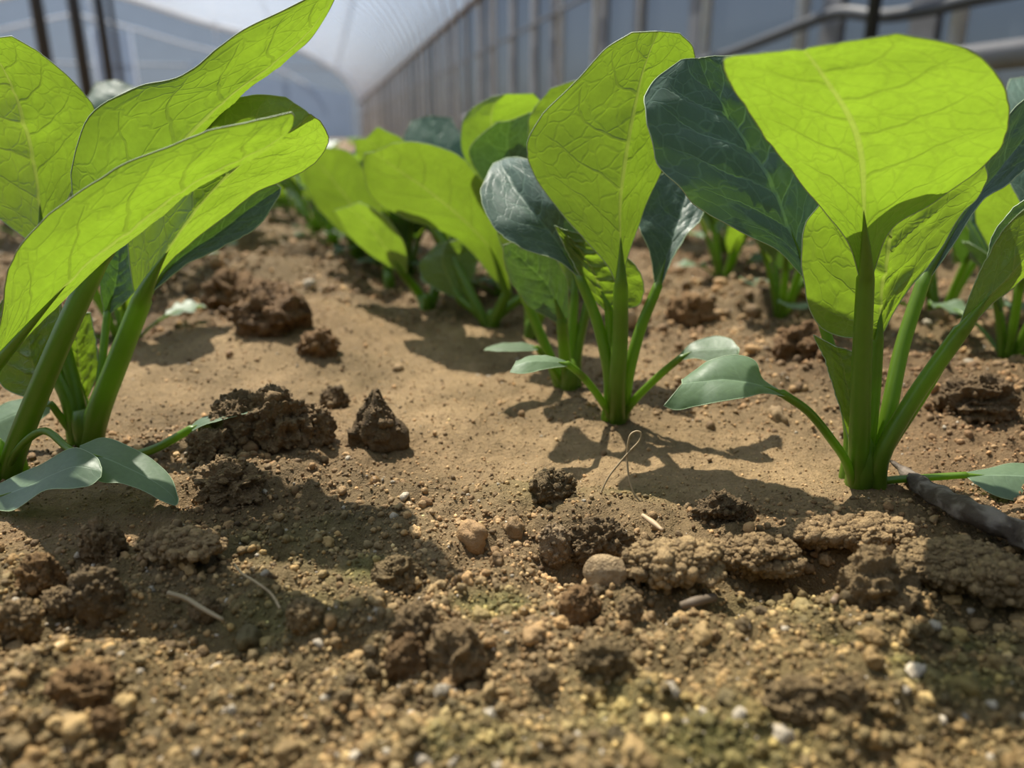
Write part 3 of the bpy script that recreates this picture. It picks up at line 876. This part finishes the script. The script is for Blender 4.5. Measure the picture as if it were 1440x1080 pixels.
# ------------------------------------------------------------------ seedlings of the rows behind: four kinds, copied
def generic_leaf(parent, az, lp, a0, a1, a2, lb, wb, cup, material, r=.0012, nv=16, nu=8, off=.002, seed=0, name='leaf', rim=.00012):
    d = np.array([math.cos(az), math.sin(az), 0]); sd_ = np.array([-math.sin(az), math.cos(az), 0])
    def walk(p, l, A, B, n):
        out = [p]; al = np.linspace(A, B, n)
        for q in al[1:]:
            p = p + (l/(n - 1))*(math.cos(q)*np.array([0, 0, 1.]) + math.sin(q)*d)
            out.append(p)
        return np.array(out), al
    pp, _ = walk(d*off + np.array([0, 0, -.003]), lp, a0, a1, 8)
    M, al = walk(pp[-1], lb, a1, a2, 9)
    t = np.linspace(0, 1, 9)
    wd = wb/2*np.clip(np.sin(math.pi*np.clip(t*.93 + .03, 0, 1)**1.25), 0, 1)**.8 + .0012*(1 - t)
    Nn = -np.cos(al)[:, None]*d + np.sin(al)[:, None]*np.array([0, 0, 1.])
    L = M + sd_*wd[:, None] + Nn*(cup*wd[:, None]); Rr = M - sd_*wd[:, None] + Nn*(cup*wd[:, None])
    V, F, uv, mi, Mc, N = blade_arrays(L, M, Rr, Nn.mean(0), nv, nu, .0005, .0012, 0, seed=seed, rim=rim)
    pts = np.vstack([pp, Mc[2:nv*2//3:2]])
    rr = np.concatenate([np.linspace(r*1.25, r, 8), np.linspace(r*.85, r*.2, len(pts) - 8)])
    tv = tube_arrays(pts, rr, 6)
    return (V, F, uv, mi), tv

def seedling_geometry(seed):
    g = np.random.default_rng(seed)
    out = []
    n = 6
    for k_ in range(n):
        az = 2*math.pi*k_/n*1.0 + g.uniform(-.35, .35) + seed
        big = k_ < 5
        out.append(('leaf', generic_leaf(None, az, g.uniform(.026, .042) if big else .02, g.uniform(.05, .2), g.uniform(.3, .55), g.uniform(.7, 1.25), g.uniform(.042, .056) if big else .03,
                                         g.uniform(.030, .040) if big else .018, g.uniform(.15, .4), LEAF, g.uniform(.0012, .0017), seed=seed*10 + k_)))
    for k_ in range(2):
        out.append(('seed_leaf', generic_leaf(None, seed*1.3 + math.pi*k_ + g.uniform(-.3, .3), .022, .7, 1.15, 1.7, .018, .016, .1, COTY, .0007, nv=10, nu=6, seed=seed + 60 + k_)))
    return out

protos, far_me = [], []
for s in range(4):
    geo = seedling_geometry(s + 1)
    root = bpy.data.objects.new('vegetable_seedling', None)
    root.empty_display_size = .01
    parts = []
    Vs, Fs, UVs, MIs, o4 = [], [], [], [], 0
    for nm, ((V, F, uv, mi), (tv, tf, tt)) in geo:
        lm = [COTY if nm == 'seed_leaf' else (LEAF if (len(parts) + s) % 3 else LEAF_WAXY), MARGIN]
        me = mesh_from(V, F, uv=uv, matidx=mi)
        for m_ in lm: me.materials.append(m_)
        me.name = nm
        ms = mesh_from(tv, [tf, tt]); ms.materials.append(STALK); ms.name = 'stalk'
        parts.append((nm, me, ms))
        Vs += [V, tv]; UVs += [uv, np.zeros((len(tv), 2))]
        Fs += [F + o4, tf + o4 + len(V)]; MIs += [np.where(mi == 1, 1, 3 if nm == 'seed_leaf' else 0), np.full(len(tf), 2)]
        o4 += len(V) + len(tv)
    protos.append(parts)
    me = mesh_from(np.vstack(Vs), np.vstack(Fs), uv=np.vstack(UVs), matidx=np.concatenate(MIs))
    for m_ in (LEAF, MARGIN, STALK, COTY): me.materials.append(m_)
    far_me.append((me, np.vstack(Vs), np.vstack(Fs)))

def place_near(kind, loc, rz, sc, label, group=None):
    r_ = empty('vegetable_seedling', loc, rz)
    r_.scale = (sc, sc, sc)
    tag(r_, label, 'seedling', group)
    for nm, me, ms in protos[kind]:
        l_ = bpy.data.objects.new(nm, me); C.objects.link(l_); l_.parent = r_
        s_ = bpy.data.objects.new('stalk', ms); C.objects.link(s_); s_.parent = l_
    return r_

GRP = 'blurred seedlings in the rows behind'
GLAB = 'blurred leafy green seedling in the rows behind the sharp front plants'
taken = [flat_hit(*q) for q in FEET]
for px, py, kd, rz_, sc, lab in (
        (1100, 447, 0, .3, .95, 'blurred seedling seen below the dark glossy leaf, standing alone on bare soil'),
        (1016, 374, 2, 1.2, .9, 'small blurred seedling further back, left of the one below the dark leaf'),
        (1418, 505, 1, 2.2, 1.0, 'blurred seedling at the right edge behind the slanting stalk'),
        (1318, 452, 3, .6, .95, 'blurred seedling behind the stalks of the broad leaved plant'),
        (175, 480, 2, 3.3, .9, 'blurred seedling directly behind the left plants, mostly hidden'),
        (235, 410, 1, 4.4, .8, 'blurred seedling further up the left row, low leaf showing beside the path'),
        (505, 376, 0, .4, .95, 'blurred seedling behind the low end of the wide arching leaf'),
        (575, 392, 1, 1.0, .8, 'blurred seedling in the gap under the wide arching leaf, second from the path'),
        (528, 384, 2, 2.6, .75, 'low blurred seedling on the path side of the row, below the bright bending leaf'),
        (640, 396, 0, 5.1, .9, 'blurred seedling standing in the second line behind the wide arching leaf'),
        (708, 424, 2, .2, .85, 'blurred seedling just behind the foot of the wide arching leaf'),
        (742, 438, 3, 4.0, .8, 'blurred seedling between the dusty dark leaf and the bare soil behind'),
        (650, 425, 3, 2.0, .9, 'blurred seedling under the wide arching leaf, its stalks seen below it')):
    p_ = flat_hit(px, py); taken.append(p_)
    place_near(kd, (p_[0], p_[1], float(T(p_[0], p_[1]))), rz_, sc, lab)
g2 = np.random.default_rng(21)
cand = []
for px, py in ((470, 350), (446, 332), (425, 316), (408, 302), (394, 291), (381, 281), (370, 272), (362, 265), (352, 258), (345, 251), (340, 246), (336, 241), (332, 237),
               (520, 352), (560, 372), (276, 372), (296, 348), (310, 330), (318, 315), (324, 302), (328, 291), (330, 280), (332, 270)):
    p_ = flat_hit(px, py); taken.append(p_)
    cand.append((p_[1], p_[0], p_[1]))
for row in range(-9, 9):
    if row in (0, 1): continue
    u0 = -.075 + .15*row
    v_ = .2 + g2.uniform(0, .06)
    while v_ < 7.5:
        u = u0 + g2.uniform(-.018, .018)
        p_ = R*u + G*v_
        v_ += g2.uniform(.075, .10)
        if p_[1] < .36 or u > .98: continue
        sx_, sy_ = proj(np.array([p_[0], p_[1], .05]))
        if not -60 < sx_ < 1500: continue
        if u < 0 and p_[1] < .42: continue
        if min(np.hypot(*(p_[:2] - q)) for q in taken) < .05: continue
        cand.append((p_[1], p_[0], p_[1]))
cand.sort()
nfar = 0
stuffV, stuffF, so4 = [], [], 0
for i_, (_, x_, y_) in enumerate(cand):
    kd, rz_, sc = int(g2.integers(4)), g2.uniform(0, 6.28), g2.uniform(.8, 1.0)
    loc = (x_, y_, float(T(x_, y_)) - .001)
    if i_ < 60:
        place_near(kd, loc, rz_, sc, GLAB, GRP)
    elif i_ < 285:
        o = bpy.data.objects.new('vegetable_seedling', far_me[kd][0]); C.objects.link(o)
        o.location = loc; o.rotation_euler = (0, 0, rz_); o.scale = (sc,)*3
        tag(o, GLAB, 'seedling', GRP)
    else:
        if g2.random() < .3:
            stuffV.append((loc, rz_, sc, kd))
if stuffV:
    VV, FF, MI, o4 = [], [], [], 0
    for loc, rz_, sc, kd in stuffV[:160]:
        # simple far seedling: a few bent blades
        g = np.random.default_rng(o4 % 997)
        for k_ in range(5):
            (V, F, uv, mi), tv = generic_leaf(None, rz_ + k_*1.26, .03, .1, .4, 1.0, .048, .036, .3, LEAF, nv=5, nu=4, seed=k_, rim=0)
            VV.append(V*sc + np.array(loc)); FF.append(F + o4); o4 += len(V)
            VV.append(tv[0]*sc + np.array(loc)); FF.append(tv[1] + o4); o4 += len(tv[0])
    o = obj('distant_seedlings', mesh_from(np.vstack(VV), np.vstack(FF), uv=np.zeros((o4, 2)) + .3), LEAF)
    tag(o, 'far rows of seedlings merging into a green band', 'seedlings', kind='stuff')

pF, bF = new_plant(1560, 600, 'seedling cut off by the right edge, its grey leaf reaching in')
crown(pF, bF)
hero_leaf(pF, bF, [(1462, 330, 1470, 330, 1478, 330), (1425, 265, 1462, 260, 1500, 260), (1408, 205, 1452, 200, 1500, 200), (1408, 150, 1445, 150, 1490, 150), (1420, 112, 1440, 108, 1465, 112)],
    (.215, .225, .24, .262), -.003, -.003, 'ad', [(1530, 520, .197), (1495, 420, .205)], (8, 7), LEAF_WAXY, nv=34, nu=18)
hero_leaf(pF, bF, [(1540, 400, 1550, 400, 1560, 400), (1520, 340, 1560, 330, 1600, 330), (1530, 260, 1580, 250, 1630, 250), (1570, 190, 1600, 180, 1640, 190)],
    (.195, .19, .18), .003, .003, 'ab', [(1556, 520, .195)], (8, 7), nv=30, nu=16)
pQ, bQ = new_plant(168, 425, 'seedling far behind the left plants, a pale leaf top showing between two leaves')
crown(pQ, bQ)
hero_leaf(pQ, bQ, [(150, 240, 160, 240, 170, 240), (122, 190, 160, 185, 202, 190), (118, 150, 160, 145, 208, 152), (136, 116, 162, 112, 190, 122)],
    (.37, .375, .381, .391), -.004, .004, 'ad', [(165, 380, .375)], (7, 6), LEAF_WAXY, nv=26, nu=14)
hero_leaf(pQ, bQ, [(180, 330, 190, 330, 200, 330), (190, 290, 215, 285, 240, 290), (200, 250, 230, 245, 262, 255), (215, 225, 240, 222, 262, 230)],
    (.37, .38, .39), .003, .003, 'ab', [(172, 390, .375)], (7, 6), nv=26, nu=14)

# ------------------------------------------------------------------ clods, stones and scraps on the bed
ICO = {k_: icosphere(k_) for k_ in (0, 1, 2, 3, 4, 5)}
def lump(sub, seed, rough=.35, freq=1.8, oct=3, squash=(1, 1, 1), point=0, ridged=False):
    V, F = ICO[sub]
    n = 0; a = rough
    for k_ in range(oct):
        q = vn3(V*freq*2**k_ + seed*7.3 + 50)
        n = n + a*(q if not ridged else .6 - 1.6*np.abs(q)); a *= .55
    W = V*(1 + n)[:, None]
    if point:
        zz = np.clip(W[:, 2], 0, 2)
        W[:, :2] *= (1 - point*np.clip(zz, 0, 1))[:, None]
    return W*np.array(squash), F

def grains_on(V, F, n, r, seed):
    g = np.random.default_rng(seed)
    idx = g.integers(len(F), size=n)
    w_ = g.dirichlet((1, 1, 1), n)
    c = (V[F[idx]]*w_[..., None]).sum(1)
    c = c[c[:, 2] > -r]
    return scatter_arrays(c, r*np.exp(g.normal(0, .45, len(c))), g, [0])

def rot_many(n, g):
    q = g.normal(size=(n, 4)); q /= np.linalg.norm(q, axis=1)[:, None]
    w_, x, y, z = q.T
    return np.stack([np.stack([1 - 2*(y*y + z*z), 2*(x*y - z*w_), 2*(x*z + y*w_)], 1),
                     np.stack([2*(x*y + z*w_), 1 - 2*(x*x + z*z), 2*(y*z - x*w_)], 1),
                     np.stack([2*(x*z - y*w_), 2*(y*z + x*w_), 1 - 2*(x*x + y*y)], 1)], 1)

SHAPES = {s: [lump(s, 100 + k_ + 20*s, .38, 1.3, 2, (1, g_, h_)) for k_, (g_, h_) in enumerate(((1, .8), (.75, .7), (.9, .95), (.8, .6), (1, 1), (.7, .85)))] for s in (0, 1, 2)}
def scatter_arrays(pos, rad, g, subs, want=None):
    Vs, Fs, own, o4 = [], [], [], 0
    n = len(pos)
    which = g.integers(6, size=n)
    sub = np.array(subs)[g.integers(len(subs), size=n)] if want is None else want
    Rm = rot_many(n, g)
    for s in sorted(set(sub.tolist())):
        for k_ in range(6):
            ix = np.where((which == k_) & (sub == s))[0]
            if not len(ix): continue
            V, F = SHAPES[s][k_]
            W = np.einsum('nij,vj->nvi', Rm[ix], V)*rad[ix][:, None, None] + pos[ix][:, None]
            Vs.append(W.reshape(-1, 3)); own.append(np.repeat(ix, len(V)))
            Fs.append((F[None] + (np.arange(len(ix))*len(V))[:, None, None]).reshape(-1, 3) + o4)
            o4 += len(ix)*len(V)
    return np.vstack(Vs), np.vstack(Fs), np.concatenate(own)

def px_size(px, y): return px*y*1.03/FPX

CLODS = [  # px, py(foot), width px, height px, depth/width, kind of form, label
    (530, 630, 62, 74, .8, 'point', 'dark pointed clod standing alone on the pale crust'),
    (345, 628, 92, 62, .8, 'rag', 'ragged dark clod, left part of the heap beside the thin seed leaf'),
    (395, 622, 86, 66, .8, 'rag', 'tallest ragged clod in the heap left of the pointed clod'),
    (440, 620, 58, 42, .8, 'rag', 'small ragged clod at the right end of the heap'),
    (300, 650, 60, 44, .8, 'rag', 'low ragged clod below the left end of the heap'),
    (325, 700, 92, 48, .7, 'rag', 'shaded flat clod below the heap beside the sunlit seed leaf'),
    (262, 792, 112, 54, .6, 'flat', 'flat brown clod in the shade below the sunlit seed leaf'),
    (138, 868, 78, 74, .8, 'round', 'dark round clod in a patch of sun at the lower left'),
    (148, 792, 56, 56, .8, 'rag', 'sunlit crumbly clod above the dark round one'),
    (62, 838, 62, 56, .8, 'rag', 'sunlit reddish clod left of the dark round one'),
    (90, 864, 52, 40, .8, 'round', 'brown clod touching the dark round one on its left'),
    (30, 890, 56, 44, .8, 'rag', 'sunlit crumbly clod at the left edge'),
    (778, 706, 60, 40, .7, 'rag', 'small dark clod alone left of the dry root loop'),
    (780, 792, 46, 56, .8, 'round', 'pale grey upright clod left of the smooth stone'),
    (842, 788, 84, 52, .6, 'rag', 'dark crumbly clod behind the smooth pale stone'),
    (852, 822, 66, 44, .7, 'stone', 'smooth pale stone in front of a dark crumbly clod'),
    (1015, 742, 80, 44, .7, 'rag', 'dark ragged clod behind the cracked crust'),
    (945, 832, 124, 84, .6, 'flat', 'cracked crust slab in the middle of the row of slabs'),
    (1062, 818, 112, 74, .6, 'flat', 'sunlit crust slab beside the deep crack'),
    (1150, 772, 92, 48, .6, 'flat', 'left overhanging crust slab above the deep crack'),
    (1222, 772, 104, 50, .6, 'flat', 'right overhanging crust slab above the deep crack'),
    (1232, 862, 104, 84, .7, 'rag', 'crumbly mound below the overhanging crust with a stick on it'),
    (1340, 838, 150, 90, .6, 'flat', 'large crust slab at the right below the bark strip'),
    (1410, 860, 110, 90, .6, 'flat', 'crust slab at the right edge under the bark strip'),
    (815, 868, 64, 46, .8, 'round', 'reddish brown clod in front of the smooth stone'),
    (885, 872, 40, 36, .8, 'round', 'small olive clod right of the reddish one'),
    (586, 902, 66, 50, .8, 'rag', 'sunlit clod on the edge of the foreground shade'),
    (570, 950, 66, 56, .8, 'round', 'dark reddish clod beside the blurred cluster'),
    (640, 952, 84, 74, .8, 'rag', 'cluster of brown nodules in the blurred foreground'),
    (850, 944, 82, 46, .7, 'rag', 'lumpy brown clod right of the nodule cluster'),
    (765, 970, 42, 36, .8, 'round', 'round brown clod in the blurred foreground'),
    (120, 988, 90, 52, .7, 'rag', 'lumpy blurred clod at the lower left'),
    (150, 1030, 50, 36, .8, 'round', 'orange brown blurred pebble at the lower left'),
    (1120, 1000, 90, 44, .7, 'rag', 'wide low clod in the blurred foreground at the right'),
    (1190, 990, 60, 36, .7, 'rag', 'low clod just right of the wide blurred one'),
    (430, 880, 60, 40, .8, 'round', 'brown clod in the foreground shade'),
    (290, 870, 44, 30, .8, 'round', 'small clod in the shade beside the pale stick'),
    (560, 830, 70, 42, .7, 'rag', 'shaded clod above the foreground shade edge'),
    (380, 465, 90, 52, .9, 'rag', 'blurred dark clod on the path between the rows'),
    (330, 430, 70, 40, .9, 'rag', 'blurred clod higher on the path'),
    (450, 500, 50, 30, .9, 'rag', 'blurred small clod lower on the path'),
    (1370, 585, 90, 46, .8, 'rag', 'dark clod behind the slanting stalk at the right'),
    (1130, 505, 70, 40, .8, 'rag', 'blurred dark clod behind the small seed leaf'),
    (970, 455, 60, 34, .8, 'rag', 'blurred clod right of the middle plant'),
    (470, 575, 34, 26, .8, 'rag', 'small dark clod up behind the heap'),
]
for k_, (px, py, wpx, hpx, dw, form, lab) in enumerate(CLODS):
    b_ = surf_hit(px, py - hpx*.12)
    wm, hm = px_size(wpx, b_[1]), px_size(hpx, b_[1])
    sub = 5 if wpx > 72 and 560 < py < 840 else 4 if wpx > 50 and py > 560 else 3
    if form == 'flat': sq = (wm*.52, wm*dw*.52, hm*.34)
    elif form == 'point': sq = (wm*.62, wm*.55, hm*.80)
    else: sq = (wm*.48, wm*dw*.48, hm*.72)
    r_ = {'point': .30, 'rag': .42, 'flat': .28, 'round': .22, 'stone': .16}[form]
    V, F = lump(sub, k_*3 + 1, r_, 1.9 if form != 'stone' else 1.1, 6 if form != 'stone' else 2, sq, .62 if form == 'point' else 0, form == 'rag')
    V[:, 2] += hm*(.46 if form == 'flat' else .28)
    nb = len(V)
    tc_ = .45*soil_tint(np.full(1, b_[0]), np.full(1, b_[1]))[0] + .55*np.array([.29, .195, .100])
    g = np.random.default_rng(500 + k_)
    dk = {'point': .75, 'rag': .82, 'flat': 1.12, 'round': .8, 'stone': 1.25}[form]*g.uniform(.9, 1.1)
    head = ' '.join(lab.split()[:3])
    if 'dark' in head: dk *= .72
    if 'pale' in head: dk *= 1.25; tc_ = tc_*np.array([.98, 1.02, 1.15])
    if 'red' in head or 'orange' in head: tc_ = tc_*np.array([1.06, .92, .80])
    tint = np.tile(tc_*dk, (nb, 1))
    if form != 'stone':
        ng = int(min(520, 30 + wpx*3.6)); gr = max(.00022, min(.0006, px_size(2.6, b_[1])))
        if form == 'flat': ng, gr = 700, gr*1.6
        V2, F2, own = grains_on(V, F, ng, gr, 900 + k_)
        tj = (tc_*dk)*g.uniform(.7, 1.45, (own.max() + 1, 1))
        V = np.vstack([V, V2]); F = np.vstack([F, F2 + nb]); tint = np.vstack([tint, tj[own]])
    o = obj('soil_clod' if form != 'stone' else 'stone', mesh_from(V, F, tint=tint), SOIL, loc=b_)
    tag(o, lab, 'clod' if form != 'stone' else 'stone')

# loose crumbs: the 300 that show largest are things, the finer grit is one stuff object
g = np.random.default_rng(77)
NG = 84000
yy = np.exp(g.uniform(math.log(.078), math.log(.85), NG))
xx = g.uniform(-1, 1, NG)*(.022 + .78*yy)
sm = smoothness(xx, yy)
keep = g.random(NG) > .15*sm
xx, yy, sm = xx[keep], yy[keep], sm[keep]
lod = np.clip(yy/.2, .9, 2)
rad = np.exp(g.normal(math.log(.00036), .55, len(xx)))*(1 - .55*sm)*lod
big = g.random(len(xx)) < .012*(1 - sm)
rad = np.where(big, rad*2.1, rad)
rad = np.clip(rad, .0001, .0030*np.maximum(lod, 1))
zz = T(xx, yy) + rad*g.uniform(-.15, .55, len(xx))
pos = np.stack([xx, yy, zz], 1)
tn = soil_tint(xx, yy)
br = np.exp(g.normal(-.04, .38, (len(xx), 1)))
warm = g.random((len(xx), 1))
tn = tn*br*(np.array([1, 1, 1])*(1 - warm) + np.array([1.08, .93, .82])*warm)
pale_q = g.random(len(xx)) < .025
tn[pale_q] = np.array([.40, .34, .25])*g.uniform(.8, 1.2, (pale_q.sum(), 1))
tn = np.hstack([np.clip(tn, 0, .8), (g.random((len(xx), 1)) > .02).astype(float)])
u_, v_ = proj(pos)
score = rad/yy
inside = (u_ > 5) & (u_ < 1435) & (v_ > 560) & (v_ < 1078)
order = np.argsort(-np.where(inside, score, -1))
top, rest = order[:290], order[290:]
small = score[rest]*FPX
want = np.where(small > 12, 2, np.where(small > 5.2, 1, 0))
V, F, own = scatter_arrays(pos[rest], rad[rest], g, [1], want)
o = obj('soil_grit', mesh_from(V, F, tint=tn[rest][own]), GRAIN)
tag(o, 'fine loose brown soil grains covering the whole bed', 'soil grit', kind='stuff')
crumb_me = {}
for c_, ix in enumerate(top):
    tn_i = int(g.integers(6)); col_i = c_ % 24
    key = (tn_i, col_i)
    V, F = lump(2, 300 + c_ % 40, .40, 1.5, 3, (1, g.uniform(.7, 1), g.uniform(.65, .95)))
    me = mesh_from(V*rad[ix], F, tint=np.tile(tn[ix], (len(V), 1)))
    o = obj('soil_crumb', me, GRAIN, loc=pos[ix])
    o.rotation_euler = (g.uniform(0, 6), g.uniform(0, 6), g.uniform(0, 6))
    tag(o, 'loose rounded soil crumb lying among the finer grains', 'crumb', 'loose crumbs on the bed')

# scraps: dry root loop, bark strip, sticks, chips
ROOT = simple('dry_root', (.36, .27, .15), .6)
BARKM = None
def bark_mat():
    m, n, out = mat('bark')
    b = NB(n)
    tc = b.new('ShaderNodeTexCoord').outputs['UV']
    o_ = b.new('ShaderNodeTexCoord').outputs['Object']
    f = b.noise(o_, 420, 4, .7)
    f2 = b.noise(o_, 150, 3)
    c = b.mix(b.step(f2, .42, .62), (.07, .05, .034), (.30, .25, .20))
    c = b.mix(b.math('MULTIPLY', f, .6), c, (.07, .05, .032))
    n.links.new(b.principled(c, .75, .3, b.bump(f, .8, .0006)), out.inputs[0])
    return m
BARKM = bark_mat()
def thread(name, pts, rpx, m, label, cat, sides=6, n=40, taper=None):
    if not (cat == 'root' and 'loop' in label) and 'seed leaf' not in label:
        pts = [(a, b_, surf_hit(a, b_)[1]*.968) for a, b_, _ in pts]
    pp = catmull([P(*q) for q in pts], np.linspace(0, 1, n))
    r0 = rpx*np.array([q[2] for q in pts]).mean()*1.04/FPX
    rr = r0 if taper is None else r0*np.interp(np.linspace(0, 1, n), np.linspace(0, 1, len(taper)), taper)
    c0 = pp[0].copy()
    V, F, t = tube_arrays(pp - c0, rr, sides)
    return tag(obj(name, mesh_from(V, [F, t]), m, loc=c0), label, cat)
thread('dry_root', [(832, 725, .1590), (842, 700, .1605), (855, 672, .162), (872, 650, .163), (888, 632, .1635), (899, 620, .164), (901, 609, .1645), (893, 607, .1645), (885, 615, .164), (882, 640, .1635), (884, 668, .162), (892, 695, .160), (906, 709, .159)],
       1.5, ROOT, 'thin dry root standing up in a loop on the soil', 'root', n=80)
thread('dry_root', [(330, 794, .145), (340, 806, .1445), (362, 820, .143), (382, 836, .1415), (394, 856, .139)], 2.0, ROOT, 'curved thread of root lying in the foreground shade', 'root')
thread('stick', [(236, 834, .1405), (262, 842, .1400), (285, 856, .1385), (314, 872, .136)], 4.5, simple('pale_stick', (.30, .23, .13), .6), 'pale stick lying in the shade at the lower left', 'stick', 8, 20, (1, .9, .9, .6))
thread('stick', [(1172, 846, .1345), (1184, 826, .1360), (1196, 800, .138), (1206, 790, .139)], 5.0, simple('brown_stick', (.22, .15, .09), .6), 'short brown stick leaning on the crumbly mound', 'stick', 8, 20, (1, .9, .8, .6))
thread('stick', [(958, 852, .1345), (978, 846, .1350), (1004, 840, .1355)], 8.0, simple('grey_stick', (.16, .12, .08), .7), 'grey broken stick below the cracked crust slab', 'stick', 8, 14, (.8, 1, .9))
thread('wood_chip', [(903, 724, .1565), (918, 735, .1555), (932, 746, .154)], 5.0, simple('pale_wood', (.48, .34, .20), .6), 'pale wood chip below the dry root loop', 'chip', 6, 10, (.6, 1, .5))
thread('dry_root', [(1422, 735, .1575), (1424, 715, .160), (1432, 702, .161)], 1.6, ROOT, 'pale hair of root hanging from the seed leaf at the right edge', 'root')
thread('wood_chip', [(1132, 733, .1535), (1150, 738, .153), (1172, 744, .152)], 5.0, simple('tan_chip', (.46, .31, .17), .6), 'tan wood chip on the left overhanging crust slab', 'chip', 6, 10, (.6, 1, .5))
# bark strip: a curled half tube, thin at its upper left end
def above(px, py, k_=.965): return P(px, py, surf_hit(px, py)[1]*k_)
cl = catmull([above(1252, 648, .95), above(1278, 668), above(1318, 698, .96), above(1372, 724, .95), above(1440, 756, .94), above(1510, 792, .94)], np.linspace(0, 1, 40))
wr = np.interp(np.linspace(0, 1, 40), [0, .15, .4, 1], [.0004, .0014, .0030, .0034])
Tg = np.gradient(cl, axis=0); Tg /= np.linalg.norm(Tg, axis=1)[:, None]
Sd = np.cross(Tg, [0, 0, 1]); Sd /= np.linalg.norm(Sd, axis=1)[:, None]
Up = np.cross(Sd, Tg)
V, na = [], 14
for ly in (1.0, .72):
    for i_ in range(40):
        for th in np.linspace(-.15*math.pi, 1.05*math.pi, na):
            rr = wr[i_]*ly*(1 + .12*math.sin(i_*1.3 + th*3) + .08*math.sin(i_*.5 + th*9))
            V.append(cl[i_] + rr*(math.cos(th)*Sd[i_] + .8*math.sin(th)*Up[i_]))
V = np.array(V); F = []
h_ = 40*na
for i_ in range(39):
    for j_ in range(na - 1):
        a = i_*na + j_
        F.append([a, a + 1, a + na + 1, a + na]); F.append([h_ + a, h_ + a + na, h_ + a + na + 1, h_ + a + 1])
    for j_ in (0, na - 1):
        a = i_*na + j_
        F.append([a, a + na, h_ + a + na, h_ + a])
for i_ in (0, 39):
    for j_ in range(na - 1):
        a = i_*na + j_
        F.append([a, a + 1, h_ + a + 1, h_ + a])
o = obj('bark_strip', mesh_from(V - cl[20], np.array(F)), BARKM, loc=cl[20])
tag(o, 'dark curled strip of bark lying across the soil at the right', 'bark')
